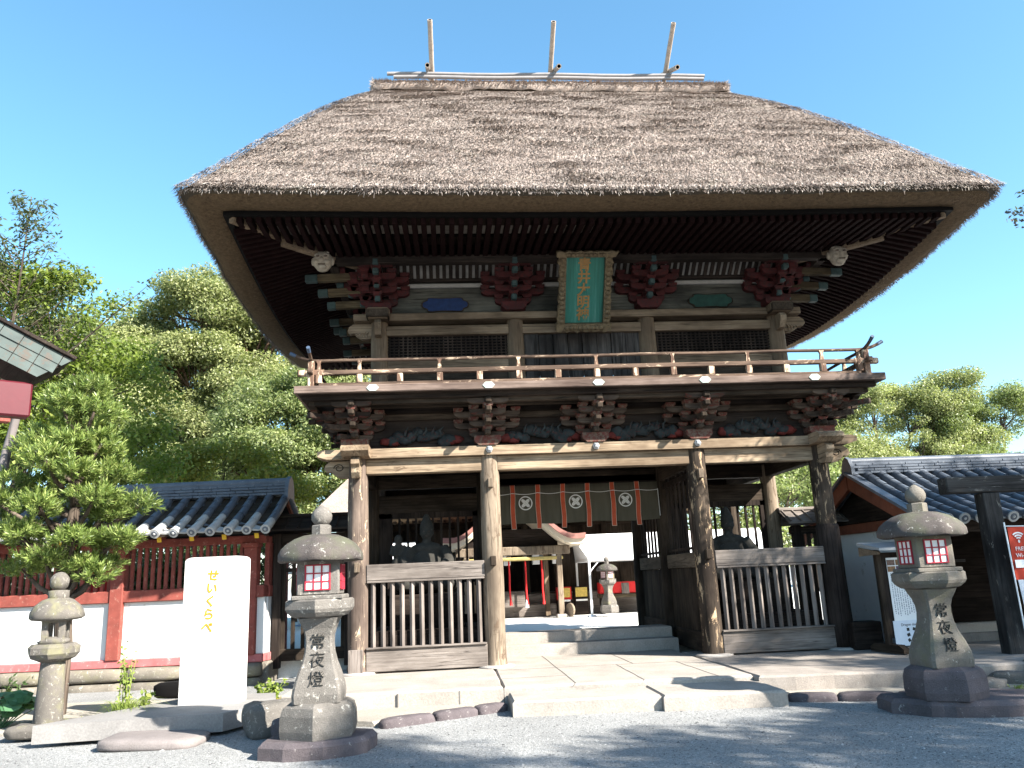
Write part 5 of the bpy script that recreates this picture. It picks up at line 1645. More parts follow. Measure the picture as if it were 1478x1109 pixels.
for e in (-1, 1): sf.tube([(e * .1, 0, .55), (e * .13, -.05, .4), (e * .04, -.1, .36)], [.045, .045, .03], 8)
so = sf.build('small_figure', M_fig); so.location = (-3.62, 1.35, 1.6); md = so.modifiers.new('one surface', 'REMESH'); md.mode = 'VOXEL'; md.voxel_size = .018; md.use_smooth_shade = True
tag(so, 'small dark standing figure beside the left seated guardian', 'statue')
MB().box((-3.62, 1.35, 1.42), (.4, .4, .36)).build('pedestal', MT['dark_x'], gate)

# ================================================================== MAIN HALL IN THE COURT
ha = thing('main_hall', 'shrine hall seen through the gate, thatched roof and curved porch gable', 'shrine hall', (-.55, 13.7, .12))
ha.scale = (1.2, 1.2, 1.2)
M_cream = paint('cream soffit', (.60, .52, .40), .08, .8, 3)
M_copper = paint('brown red copper edge', (.26, .12, .10), .2, .5, 4)
# karahafu porch
prof_k = []
for i in range(33):
    t = -1 + 2 * i / 32; a = abs(t)
    z = 1.95 + 1.05 * (.5 + .5 * math.cos(PI * min(1, a * 1.15))) + .10 * max(0, a - .75) * 4 * (a - .75)
    prof_k.append((t * 1.98, z))
def kband(z0, z1, y0, y1, m, name):
    P = [(x, z + z0) for x, z in prof_k] + [(x, z + z1) for x, z in prof_k[::-1]]
    return MB().prism(P, (0, y0, 0), (1, 0, 0), (0, 0, 1), (0, y1 - y0, 0)).build(name, m, ha)
kband(.0, .14, -1.1, -.95, M_cream, 'curved_bargeboard'); kband(.14, .28, -1.2, 1.4, M_copper, 'porch_roof'); kband(-.02, .14, -.94, 1.4, M_cream, 'porch_ceiling')
for x in (-1.3, 1.29): 
    MB().box((x, -.5, .98), (.15, .15, 1.95), ch=.012).build('porch_post', MT['pillar_pale'], ha); MB().box((x, -.5, .05), (.3, .3, .1), ch=.02).build('post_stone', M_flag, ha)
    MB().box((x - (.28 if x > 0 else -.28), .4, .98), (.14, .14, 1.95), ch=.012).build('porch_post', MT['tan_z'], ha)
MB().beam((-1.6, -.5, 1.84), (1.6, -.5, 1.84), .18, .24, ch=.02).build('porch_beam', MT['pillar_pale'], ha)
MB().beam((-1.4, -.52, 1.62), (1.4, -.52, 1.62), .10, .10, ch=.02).build('straw_rope_bar', paint('straw rope', (.40, .31, .12), .2, .9, 12), ha)
MB().box((0, -.3, 2.2), (2.6, .06, .5)).build('porch_frieze', MT['dark_x'], ha)
# hall body
MB().box((0, 3.2, .32), (9.4, 4.6, .62), ch=.02).build('floor_platform', MT['greywood_x'], ha)
MB().box((0, .75, .18), (2.6, .4, .34), ch=.02).build('wooden_step', MT['greywood_x'], ha)
MB().box((0, 4.3, 2.0), (9.6, .1, 3.2)).build('back_wall', MT['dark_z'], ha)
for i, x in enumerate((-4.6, -3.0, -1.5, -.55, .55, 1.5, 3.0, 4.6)):
    MB().box((x, 1.6, 1.85), (.18, .18, 2.9), ch=.012).build('hall_post', MT['mid_z'], ha)
MB().beam((-4.8, 1.6, 2.75), (4.8, 1.6, 2.75), .16, .24).build('hall_beam', MT['mid_x'], ha)
for x0, x1 in ((1.6, 2.9), (3.1, 4.5), (-2.9, -1.6), (-4.5, -3.1)):
    MB().box(((x0 + x1) / 2, 1.7, 1.65), (x1 - x0, .05, 2.0)).build('plank_wall', MT['mid_z'], ha)
MB().box((0, 2.6, 2.2), (1.5, .04, .5)).build('gold_curtain', paint('gold brocade', (.45, .25, .03), .3, .6, 14), ha)
for x in (-.42, .42, 1.0): 
    l_ = MB().box((x + .3, .3, 1.62), (.2, .2, .3), ch=.01).build('paper_lamp', M_paper, ha)
ob = MB().box((-.05, .35, .52), (.8, .4, .45), ch=.015).build('offering_box', MT['greywood_x'], ha)
# hall roof of thatch
pts = [(-5.7, -.2, 3.04), (5.7, -.2, 3.04), (5.7, 6.6, 3.04), (-5.7, 6.6, 3.04), (-3.2, 3.2, 6.2), (3.2, 3.2, 6.2)]
low = [(-5.5, .0, 2.84), (5.5, .0, 2.84), (5.5, 6.4, 2.84), (-5.5, 6.4, 2.84)]
hr = MB().add(pts + low, [[0, 1, 5, 4], [1, 2, 5], [2, 3, 4, 5], [3, 0, 4]], 0); hr.add(pts[:4] + low, [[0, 4, 5, 1], [1, 5, 6, 2], [2, 6, 7, 3], [3, 7, 4, 0], [4, 7, 6, 5]], 1)
hr.build('thatched_roof', [th_base, th_cut], ha)
ev = MB()
for i in range(60): ev.beam((-5.3 + i * .18, .15, 2.80), (-5.3 + i * .18, 1.6, 2.98), .08, .09, ch=.005)
ev.build('eave_rafters', MT['mid_y'], ha)
# red ropes with bells
for i, x in enumerate((-1.02, -.56, -.10)):
    rp = thing('bell_rope', ['red bell rope hanging at the left under the porch', 'red bell rope with white tail hanging in the porch middle', 'red bell rope hanging nearest the pale porch post'][i], 'bell rope', (x * 1.2 + .526, 13.15, .12), 0, 'red bell ropes under the porch')
    rp.scale = (1.2, 1.2, 1.2)
    MB().tube([(.0, 0, 1.62), (.01, 0, 1.2), (.0, 0, .8), (.015, 0, .5), (.02, 0, .38)], [.022, .026, .026, .028, .045], 8).build('rope', M_brightred, rp)
    MB().blob((0, 0, 1.66), (.07, .07, .07), amp=0).build('bell', MT['metal'], rp)
    if i == 1: MB().lathe([(.02, .52), (.035, .45), (.055, .32), (.06, .30), (.0, .30)], n=10).build('white_tail', M_paper, rp)
# tent
tent_m = paint('white tent cloth', (.80, .80, .80), .02, .7, 3, bump=.03)
def tent(label, x0, L_, y):
    te = thing('canopy_tent', label, 'tent', (x0, y, .12), 0, 'white tents in the courtyard')
    te.scale = (1.2, 1.2, 1.2)
    MB().add([(0, 0, 1.56), (L_, 0, 1.56), (L_ + .2, 1.2, 2.26), (-.25, 1.2, 2.26), (L_, 2.4, 1.56), (0, 2.4, 1.56), (0, 0, 1.48), (L_, 0, 1.48), (L_, 2.4, 1.48), (0, 2.4, 1.48)], [[0, 1, 2, 3], [3, 2, 4, 5], [0, 3, 5], [1, 4, 2], [0, 6, 7, 1], [1, 7, 8, 4], [4, 8, 9, 5], [5, 9, 6, 0]]).build('canopy', tent_m, te)
    for x in (.03, L_ / 2, L_ - .03):
        for y_ in (.05, 2.35):
            MB().box((x, y_, .75), (.06, .06, 1.5), ch=.006).build('tent_pole', M_white_paint, te)
            MB().box((x, y_, .02), (.22, .22, .04), ch=.01).build('pole_foot', M_footblue, te)
    MB().beam((.05, .05, 1.2), (.3, .05, 1.47), .03, .03).build('brace', M_white_paint, te)
M_footblue = paint('blue foot weight', (.25, .35, .5), .1, .6, 6)
tent('white event tent right of the curved porch, behind the curtain', 1.90, 5.2, 12.6)
tent('white event tent left of the curved porch, glimpsed behind the left guardian', -8.1, 3.4, 13.0)
# fortune slip boxes, red table, court lantern
for i, x in enumerate((.62, 1.12)):
    bx_ = thing('fortune_box', ['yellow and red fortune slip box left of the tent pole', 'yellow fortune slip box right of the tent pole'][i], 'fortune box', (x * 1.2 + .526, 14.4, .12), 0, 'fortune slip boxes before the hall')
    bx_.scale = (1.2, 1.2, 1.2)
    MB().box((0, 0, .62), (.42, .25, .36), ch=.01).build('case', M_brightred if i == 0 else MT['mid_x'], bx_)
    MB().box((0, -.13, .64), (.34, .02, .26), ch=.004).build('slip_panel', paint('slip paper', (.55, .40, .10), .3, .7, 25), bx_)
    MB().box((0, 0, .22), (.38, .2, .44), ch=.01).build('stand', MT['dark_x'], bx_)
    MB().box((0, -.15, .42), (.34, .03, .05), ch=.004).build('tray', M_paper, bx_)
rt = thing('display_table', 'red cloth covered table with boards beside the hall', 'table', (3.29, 14.2, .12))
rt.scale = (1.2, 1.2, 1.2)
MB().box((0, 0, .72), (1.35, .5, .32), ch=.02).build('red_cloth', M_brightred, rt)
for x in (-.45, .05): MB().box((x, -.28, .68), (.22, .02, .34), ch=.004).build('grey_board', MT['greywood_z'], rt)
MB().box((0, -.05, .50), (1.4, .5, .10), ch=.01).build('table_top', MT['ochre'], rt)
for x in (-.6, .6): MB().box((x, 0, .23), (.08, .4, .46)).build('table_leg', MT['dark_z'], rt)
big_lantern((2.47, 12.4, .12), 'stone lantern standing in the bright courtyard beyond the passage', math.radians(30), math.radians(30), (M_lant, M_old_lant, M_lant_top), False, None, .72)
wd = MB(); wd.lathe([(.20, -.04), (.22, -.03), (.22, .03), (.20, .04)], n=24); wo_ = wd.build('wooden_disc', MT['pillar_pale']); wo_.location = (1.27, 12.95, .36); wo_.rotation_euler = (0, PI / 2, .5); tag(wo_, 'round wooden disc leaning by the pale porch post', 'disc')

# ================================================================== PAVILION EAVE AT THE LEFT EDGE
pv = thing('pavilion', 'small red timber pavilion with green copper shingles cut off by the left edge', 'pavilion', (-6.98, -5.0, -.27), math.radians(36))
M_patina = paint('patinated copper shingles', (.048, .064, .06), .3, .6, 3, metal=.1, worn=(.065, .052, .042), worn_amt=.56)
sh = MB(); rr = random.Random(4)
# roof slab sloping down to the right; its shingled edge faces the viewer
A = Vector((-3.6, 0, 4.42 + 3.6 * .44)); B = Vector((.0, 0, 4.42)); d_ = (B - A).normalized(); up_ = Vector((-d_.z, 0, d_.x)).normalized()
Lr = (B - A).length
sh.prism([(0, -.36), (Lr - .22, -.36), (Lr - .01, -.01), (0, -.01)], A + Vector((0, .03, 0)), d_, up_, (0, .7, 0), 1)
for row in range(3):
    x = 0.0; Lx = Lr - .075 * row
    while x < Lx - .05:
        w = .225
        z0 = .0 - .12 * row; e = min(x + w, Lx)
        sh.prism([(x + .004, z0 - .12), (e - .004 - (.07 if e == Lx else 0), z0 - .12), (e - .004, z0), (x + .004, z0)], A + Vector((0, .028 + .012 * row, 0)), d_, up_, (0, -.03 + rr.uniform(-.004, .004), 0), 0); x += w
sh.beam(A + up_ * .02 + Vector((0, .02, 0)), B + up_ * .02 + Vector((.02, .02, 0)), .12, .04, ch=.005, mi=1)
pvr = sh.build('shingle_roof', [M_patina, MT['dark_y']], pv)
MB().beam((-3.0, .22, 3.93), (-.36, .22, 3.93), .20, .40, ch=.02).build('red_beam', paint('deep red beam', (.075, .008, .014), .12, .5, 4), pv)
for yy in (.35, 1.9): MB().box((-1.9, yy, 2.0), (.2, .2, 4.0), ch=.01).build('red_post', M_redwood, pv)
MB().box((-1.6, 1.9, 4.1), (2.6, .14, .25), ch=.01).build('inner_beam', M_redwood, pv)
MB().box((-.80, .115, 3.98), (.045, .03, .12), ch=.005).build('gold_plate', M_yellow, pv)
# ================================================================== TREES AND PLANTS
M_bark = wood('grey brown bark', (.06, .045, .035), (.19, .15, .12), 2, fine=9, bump=.9, stain=.3)
M_bark_red = wood('reddish bark', (.085, .05, .032), (.24, .155, .10), 2, fine=9, bump=.9, stain=.3)
M_bark_pale = wood('pale smooth bark', (.15, .13, .125), (.30, .27, .265), 2, fine=6, bump=.3, stain=.2)
LF_camphor = leaf_mat('camphor leaves', [(.11, .13, .055), (.24, .265, .105), (.37, .385, .17), (.47, .47, .24)], .42, .4)
LF_camphor_g = leaf_mat('camphor leaves greener', [(.08, .11, .046), (.18, .22, .085), (.29, .325, .135), (.39, .41, .19)], .42, .4)
LF_green = leaf_mat('fresh green leaves', [(.08, .115, .02), (.14, .20, .035), (.23, .29, .055), (.29, .32, .08)], .42, .45)
LF_podo = leaf_mat('podocarpus leaves', [(.05, .085, .022), (.12, .175, .042), (.23, .29, .075), (.36, .40, .14)], .3, .4)
LF_yellow = leaf_mat('yellowing leaves', [(.14, .16, .03), (.25, .25, .04), (.36, .31, .06), (.38, .27, .05)], .4, .5)
LF_dark = leaf_mat('dark evergreen leaves', [(.022, .04, .014), (.04, .07, .022), (.07, .10, .035)], .25, .4)
LF_purple = leaf_mat('purplish leaves', [(.03, .03, .05), (.06, .05, .085), (.07, .09, .05)], .2, .5)
LF_grass = leaf_mat('grass blades', [(.12, .18, .035), (.22, .28, .06), (.34, .38, .12)], .35, .5)
LF_blue = leaf_mat('leathery leaves', [(.04, .11, .05), (.08, .18, .09), (.14, .26, .14)], .2, .3)

def leaf_cloud(name, C, Nrm, L, W, m, parent, droop=.0, r=None):
    """diamond leaves at C with normals Nrm"""
    r = r or rng
    n = len(C)
    Nrm = Nrm / (np.linalg.norm(Nrm, axis=1)[:, None] + 1e-9)
    rnd = r.normal(0, 1, (n, 3))
    U = np.cross(Nrm, rnd); U /= np.linalg.norm(U, axis=1)[:, None] + 1e-9
    if droop: U[:, 2] -= droop; U /= np.linalg.norm(U, axis=1)[:, None]
    V = np.cross(Nrm, U); V /= np.linalg.norm(V, axis=1)[:, None] + 1e-9
    L = np.asarray(L)[:, None] * .5; W = np.asarray(W)[:, None] * .5
    fold = Nrm * W * .35
    v = np.stack([C - U * L, C + V * W + fold - U * L * .1, C + U * L, C - V * W + fold - U * L * .1], 1).reshape(-1, 3)
    return np_mesh(name, v, np.arange(4 * n).reshape(-1, 4), 4, m, parent)

def tree(name, label, base, trunk, r0, lobes, clump_r, leaves, LW, mleaf, mbark, seed, group=None, flat=.7, shell=.55, inner=True, cat='tree', limbs=True, up=.55):
    """trunk: list of points relative to base; lobes: (centre, radii, clumps)"""
    r = np.random.default_rng(seed); rr = random.Random(seed)
    t = thing(name, label, cat, base, 0, group)
    mb = MB()
    tp = [Vector(p) for p in trunk]
    fine = []
    for i in range(len(tp) - 1):
        for k in range(4): fine.append(tp[i].lerp(tp[i + 1], k / 4) + Vector((rr.uniform(-1, 1), rr.uniform(-1, 1), 0)) * r0 * .18)
    fine.append(tp[-1])
    rad = [r0 * (1.25 - .2 * 0 if i == 0 else 1 - .72 * i / (len(fine) - 1)) for i in range(len(fine))]
    mb.tube(fine, rad, 10, 0, True)
    CC = []; NN = []; 
    for (c, R, n) in lobes:
        c = np.array(c, float); R = np.array(R, float)
        d = r.normal(0, 1, (n, 3)); d /= np.linalg.norm(d, axis=1)[:, None]
        d[:, 2] = np.where(d[:, 2] < -.35, -d[:, 2], d[:, 2])
        rad_ = (shell + (1 - shell) * r.random(n) ** .6)[:, None]
        cen = c + d * R * rad_
        cl = Vector(c)
        # one limb from the trunk to the lobe, twigs on to some of its clumps
        if limbs:
            k = min(len(fine) - 2, max(1, int(len(fine) * (.45 + .5 * rr.random()))))
            s_ = fine[k]; mid = s_.lerp(cl, .5) + Vector((rr.uniform(-.3, .3), rr.uniform(-.3, .3), -.12 * (cl - s_).length))
            q = [s_, s_.lerp(mid, .5), mid, mid.lerp(cl, .5) + Vector((0, 0, .1)), cl]
            rl = max(.03, rad[k] * .62)
            mb.tube(q, [rl, rl * .85, rl * .65, rl * .5, rl * .35], 8, 0, True)
            for j in range(0, n, 2):
                e = Vector(cen[j]); m_ = cl.lerp(e, .5) + Vector((rr.uniform(-.2, .2), rr.uniform(-.2, .2), -.15))
                o_ = q[rr.choice((2, 3, 4))]
                mb.tube([o_, o_.lerp(m_, .6), m_, e], [rl * .32, rl * .24, rl * .17, .012], 6, 0, True, caps=False)
        for j in range(n):
            cr = clump_r * r.uniform(.65, 1.25); k = int(leaves * (cr / clump_r) ** 2 * r.uniform(.75, 1.2))
            dd = r.normal(0, 1, (k, 3)); dd /= np.linalg.norm(dd, axis=1)[:, None]
            rho = r.random(k) ** .42
            pos = cen[j] + dd * rho[:, None] * cr * np.array([1.15, 1.15, flat])
            CC.append(pos); NN.append(dd * .5 + np.array([0, 0, up]) + d[j] * .25 + r.normal(0, .8, (k, 3)))
    C_ = np.concatenate(CC); N_ = np.concatenate(NN); n = len(C_)
    mb.build('trunk', mbark, t, fix=False)
    L = LW[0] * r.uniform(.65, 1.3, n); W = LW[1] * r.uniform(.7, 1.25, n)
    leaf_cloud('crown', C_, N_, L, W, mleaf, t, r=r)
    return t

# --- big camphor trees behind the tiled wall (left) ---
tree('camphor_tree', 'huge pale green camphor tree whose top reaches the thatched eave, left of the gate', (-14.5, 26, .1),
     [(0, 0, 0), (.3, 0, 3), (.2, .2, 6), (-.4, 0, 9), (.3, 0, 12)], .62,
     [((-4.2, 0, 12.8), (2.8, 2.6, 2.6), 30), ((-.3, -.6, 14.6), (3.0, 2.8, 2.6), 36), ((3.0, -.5, 13.6), (2.6, 2.4, 2.2), 26), ((2.6, -1.4, 10.2), (3.2, 2.4, 2.0), 30), ((-2.2, -1.6, 9.4), (3.0, 2.4, 1.9), 28), ((5.6, -.6, 10.8), (2.4, 2.2, 2.4), 26), ((.2, 1.5, 11.6), (3.6, 1.6, 2.6), 34), ((-.6, -2.2, 11.6), (2.6, 1.2, 1.9), 28), ((1.0, -2.4, 8.4), (2.4, 1.2, 1.4), 20), ((-1.2, .5, 5.2), (3.0, 2, 1.4), 20), ((6.6, .5, 8.0), (2.0, 2, 2.2), 20), ((4.8, -1, 7.2), (2.6, 2.2, 1.8), 20), ((-.2, -2.0, 6.6), (2.6, 2.0, 1.5), 20), ((-5.0, -1, 8.0), (2.6, 2, 2), 20)],
     1.0, 1050, (.165, .08), LF_camphor, M_bark_red, 11, 'camphor trees beyond the precinct', .62)
tree('camphor_tree', 'rounded green camphor tree between the huge camphor and the gate post', (-8.6, 20, .1),
     [(0, 0, 0), (-.2, 0, 2.5), (.1, 0, 5), (.4, 0, 7.5)], .42,
     [((-1.0, 0, 8.6), (2.4, 2.2, 1.9), 26), ((1.2, -.4, 7.6), (2.0, 2, 1.9), 22), ((.4, -1, 5.6), (2.2, 2, 1.6), 22), ((-2.0, -1, 6.2), (1.9, 1.8, 1.5), 18), ((2.0, -.5, 4.4), (1.6, 1.6, 1.3), 14), ((-.8, -1.2, 3.6), (1.8, 1.6, 1.1), 14)],
     .95, 950, (.15, .075), LF_camphor_g, M_bark_red, 12, 'camphor trees beyond the precinct', .62)
tree('camphor_tree', 'dark shaded camphor tree behind the sparse sapling at the far left', (-21.0, 24, .1),
     [(0, 0, 0), (0, 0, 3), (.4, 0, 6), (0, 0, 9)], .5,
     [((-2.5, 0, 11.0), (3, 2.6, 2.6), 26), ((1.2, -.6, 11.4), (3.0, 2.6, 2.4), 28), ((0, -1.5, 7.6), (3.6, 2.4, 2), 26), ((3.2, -1, 8.2), (2.4, 2.2, 2), 18), ((-3, -1, 6), (2.6, 2.2, 2), 16), ((2.2, -1.6, 4.8), (2.6, 2, 1.6), 16)],
     1.0, 1050, (.165, .08), LF_camphor_g, M_bark, 13, 'camphor trees beyond the precinct', .62)
# --- yellowing maple above the wall ---
tree('maple_tree', 'low yellow green maple showing just above the tiled wall ridge', (-9.2, 8.5, .1),
     [(0, 0, 0), (.1, 0, 1.5), (0, 0, 3)], .12,
     [((-1.6, 0, 4.2), (1.5, 1.2, .75), 16), ((.4, -.2, 4.5), (1.7, 1.2, .8), 20), ((2.0, 0, 3.9), (1.1, 1.0, .7), 12)],
     .45, 240, (.11, .08), LF_yellow, M_bark, 14, None, .6)
# --- bushy fresh green tree behind the wall at left ---
tree('broadleaf_tree', 'bushy fresh green tree rising behind the wall at the far left', (-12.6, 4.6, .1),
     [(0, 0, 0), (0, 0, 2), (.3, 0, 4.5), (.2, 0, 7)], .2,
     [((-.8, 0, 8.0), (1.5, 1.4, 1.2), 24), ((.9, -.2, 7.6), (1.4, 1.3, 1.2), 24), ((1.9, -.3, 6.0), (1.5, 1.3, 1.2), 24), ((.0, -.8, 5.8), (1.7, 1.2, 1.2), 26), ((2.5, 0, 4.4), (1.1, 1.2, .9), 14), ((.9, -.8, 4.2), (1.6, 1.2, 1.0), 20), ((-1.6, -.6, 5.0), (1.5, 1.3, 1.3), 18)],
     .52, 210, (.125, .065), LF_green, M_bark, 15, None, .7)
# --- sparse sapling sticking up above it ---
sp = thing('sapling', 'slender sapling with thin upright twigs and sparse leaves against the sky', 'tree', (-12.0, 3.0, .0))
mb = MB(); C_ = []; N_ = []; rr = random.Random(3)
mb.tube([(-.5, 0, 0), (-.3, 0, 3), (-.1, 0, 5.5), (.05, 0, 8), (.12, 0, 10.3)], [.09, .075, .055, .028, .006], 8)
r2 = np.random.default_rng(5)
for k in range(64):
    h = 5.2 + 5.0 * (k / 64); sdir = rr.uniform(0, 2 * PI)
    b0 = Vector((-.1 + .02 * (h - 5), 0, h)); ln = (2.9 - .25 * (h - 5.2) * 2) * rr.uniform(.55, 1.05)
    ln = max(.35, ln)
    d = Vector((math.cos(sdir), .6 * math.sin(sdir), rr.uniform(.35, .8))).normalized()
    p1 = b0 + d * ln * .5; p2 = b0 + d * ln + Vector((0, 0, .12 * ln))
    mb.tube([b0, p1, p2], [.013, .009, .004], 5, 0, True, caps=False)
    for q in range(int(34 * ln) + 12):
        u = rr.uniform(.15, 1.05); s0 = b0.lerp(p2, u) + Vector((rr.uniform(-.16, .16), rr.uniform(-.16, .16), rr.uniform(-.10, .14)))
        C_.append(s0); N_.append((rr.gauss(0, .6), rr.gauss(0, .6), .7))
e = Vector((2.9, -.3, 8.0)); s0 = Vector((.0, 0, 5.6))
mb.tube([s0, s0.lerp(e, .5) + Vector((0, 0, -.1)), e], [.032, .02, .005], 6, 0, True, caps=False)
for q in range(90):
    u = rr.uniform(.4, 1.03); p_ = s0.lerp(e, u) + Vector((rr.uniform(-.2, .2), rr.uniform(-.2, .2), rr.uniform(-.12, .2))); C_.append(p_); N_.append((rr.gauss(0, .6), rr.gauss(0, .6), .7))
mb.build('trunk', M_bark, sp, fix=False)
C_ = np.array([tuple(c) for c in C_]); N_ = np.array(N_)
leaf_cloud('crown', C_, N_, r2.uniform(.08, .16, len(C_)), r2.uniform(.035, .06, len(C_)), leaf_mat('sparse dull leaves', [(.05, .055, .04), (.09, .10, .05), (.14, .17, .06)], .3), sp, r=r2)
# --- pale trunk at the left edge ---
pt = thing('bare_trunk', 'pale leaning tree trunk with a cut branch stub below the pavilion eave', 'tree', (-10.0, -.9, -.2))
MB().tube([(0, 0, 0), (.08, 0, 2.5), (.22, 0, 4.0), (.42, 0, 5.2)], [.10, .085, .07, .055], 10, jit=.04).tube([(.24, 0, 4.05), (.42, -.05, 4.22), (.58, -.08, 4.34)], [.06, .045, .035], 8).build('trunk', M_bark_pale, pt)

# --- clipped podocarpus in front of the wall ---
po = thing('podocarpus_tree', 'sunlit podocarpus with tufts of narrow leaves, behind the small stone lantern', 'tree', (-8.45, -1.4, -.2))
mb = MB(); rr = random.Random(8); r3 = np.random.default_rng(8)
mb.tube([(0, 0, 0), (.03, 0, 1.0), (-.06, 0, 2.0), (.05, 0, 3.2), (.0, 0, 4.5)], [.15, .13, .11, .07, .03], 10, jit=.05)
tips = []
lob = []
for (z, rad_, nn, zr) in ((4.85, .18, 2, .26), (4.45, .40, 4, .26), (4.0, .62, 6, .24), (3.5, .82, 7, .22), (3.0, .98, 8, .20), (2.55, .95, 7, .17), (2.15, .72, 5, .15)):
    for k in range(nn):
        a_ = 2 * PI * (k + rr.uniform(-.25, .25)) / nn + z * 2; q_ = rad_ * rr.uniform(.55, 1.1)
        lob.append(((q_ * math.cos(a_) * 1.0 + .03, q_ * math.sin(a_) * .8 - .1, z + rr.uniform(-.14, .14)), (rr.uniform(.28, .42), rr.uniform(.26, .36), zr * rr.uniform(.8, 1.2)), int(66 * rr.uniform(.8, 1.25))))
lob += [((.6, -.45, 1.95), (.30, .26, .2), 46), ((.75, -.3, 2.4), (.36, .3, .2), 55), ((1.1, -.2, 3.0), (.3, .3, .2), 46), ((-1.05, -.1, 2.8), (.34, .3, .2), 50)]
for c, R, n in lob:
    cl = Vector(c)
    k0 = Vector((0, 0, max(1.6, c[2] - .5)))
    mb.tube([k0, k0.lerp(cl, .6) + Vector((0, 0, -.08)), cl], [.045, .035, .02], 7, 0, True, caps=False)
    d = r3.normal(0, 1, (n, 3)); d /= np.linalg.norm(d, axis=1)[:, None]; d[:, 2] = np.abs(d[:, 2]) * np.where(r3.random(n) < .75, 1, -.6)
    for q in d:
        tips.append((np.array(c) + q * np.array(R) * (r3.uniform(.55, 1.08)), q))
V = []; 
for p, q in tips:
    ax = q * np.array([1, 1, .6]) + np.array([0, -.1, .65]) + r3.normal(0, .25, 3); ax /= np.linalg.norm(ax)
    k = 20
    e1 = np.cross(ax, r3.normal(0, 1, 3)); e1 /= np.linalg.norm(e1); e2 = np.cross(ax, e1)
    for j in range(k):
        a = j * 2.4; sp_ = r3.uniform(.35, 1.25) * (1 - .3 * j / k)
        dirv = ax * math.cos(sp_) + (e1 * math.cos(a) + e2 * math.sin(a)) * math.sin(sp_)
        b0 = p + ax * (-.09 + .13 * j / k); L = r3.uniform(.065, .12); w = np.cross(dirv, ax); w = w / (np.linalg.norm(w) + 1e-6) * .0088
        V += [b0, b0 + dirv * L * .5 + w, b0 + dirv * L, b0 + dirv * L * .5 - w]
mb.build('trunk', M_bark, po, fix=False)
V = np.array(V); np_mesh('crown', V, np.arange(len(V)).reshape(-1, 4), 4, LF_podo, po)

# --- trees beyond the right-hand building ---
RG = 'trees beyond the right building'
tree('camphor_tree', 'tall airy camphor tree with dark forked limbs above the right tiled roof', (24.5, 34, .1),
     [(0, 0, 0), (-.2, 0, 3), (.2, 0, 5.5), (0, 0, 8.5)], .5,
     [((-3.4, 0, 9.0), (2.2, 2, 2.2), 22), ((-.2, 0, 10.8), (2.4, 2, 2.0), 26), ((2.8, 0, 10.2), (2.4, 2, 1.9), 26), ((5.0, 0, 11.2), (2.0, 2, 1.9), 20), ((-1.5, -1, 7.0), (3.0, 2, 1.8), 30), ((2.6, -1, 7.2), (3.2, 2, 1.8), 30), ((5.4, 0, 8.2), (2, 2, 1.8), 18)],
     .9, 650, (.16, .08), LF_camphor, M_bark, 21, RG, .65)
tree('camphor_tree', 'paler camphor tree right of the balcony corner, left of the airy one', (18.5, 32, .1),
     [(0, 0, 0), (.1, 0, 3), (-.2, 0, 6), (.3, 0, 8)], .4,
     [((-2.6, 0, 6.4), (1.8, 2, 1.7), 18), ((0, 0, 9.0), (2.0, 2, 1.9), 22), ((1.6, 0, 7.4), (2.0, 2, 1.7), 20), ((-.6, -1, 5.0), (2.8, 2, 1.4), 20)],
     .9, 650, (.16, .08), LF_camphor, M_bark, 22, RG, .65)
tree('camphor_tree', 'camphor tree cut by the right edge of the picture behind the ridge', (32.0, 34, .1),
     [(0, 0, 0), (.1, 0, 3), (-.2, 0, 6), (.3, 0, 8)], .45,
     [((-2.4, 0, 9.4), (2.2, 2, 2.0), 22), ((.8, 0, 10.0), (2.4, 2, 2.0), 20), ((-1.8, -1, 6.4), (3.0, 2, 1.6), 24), ((2, -1, 6), (2.6, 2, 1.6), 16)],
     .9, 650, (.16, .08), LF_camphor_g, M_bark, 23, RG, .65)
tree('evergreen_tree', 'dark bushy evergreen seen between the right gate pillars', (10.2, 17, .1),
     [(0, 0, 0), (0, 0, 2), (.2, 0, 4)], .25,
     [((-2.0, 0, 3.6), (1.8, 1.6, 1.6), 20), ((1.0, 0, 4.6), (2.0, 1.6, 1.6), 24), ((2.8, -.4, 3.2), (1.8, 1.6, 1.4), 18), ((-.2, -.6, 2.0), (2.8, 1.4, 1.2), 22), ((-3.6, -.2, 2.0), (1.6, 1.4, 1.2), 14)],
     .7, 260, (.18, .08), LF_camphor_g, M_bark, 24, None, .7)
tree('evergreen_tree', 'dark evergreen shrub behind the left barred side gate', (-8.6, 13, .1),
     [(0, 0, 0), (0, 0, 1.2), (.1, 0, 2.4)], .14,
     [((-1.4, 0, 1.9), (1.4, 1.2, 1.0), 18), ((.9, 0, 2.2), (1.4, 1.2, 1.1), 18), ((-3.4, 0, 2.2), (1.4, 1.2, 1.2), 18)],
     .55, 240, (.14, .07), LF_dark, M_bark, 25, None, .7)
for i, (hx, hy, hw) in enumerate(((-17.5, 10.5, 5.6), (-11.2, 9.5, 5.4))):
    tree('hedge', ['clipped dark hedge glimpsed through the bars at the far left of the wall', 'clipped dark hedge glimpsed through the bars behind the white monument'][i], (hx, hy, .1), [(0, 0, 0), (0, 0, .5), (0, 0, 1.2)], .06,
         [((-hw / 3, 0, 1.2), (hw / 4.4, .6, 1.1), 26), ((0, 0, 1.3), (hw / 4.4, .6, 1.1), 26), ((hw / 3, 0, 1.2), (hw / 4.4, .6, 1.1), 26)], .5, 230, (.13, .07), LF_dark, M_bark, 60 + i, None, .8, .4, cat='hedge')
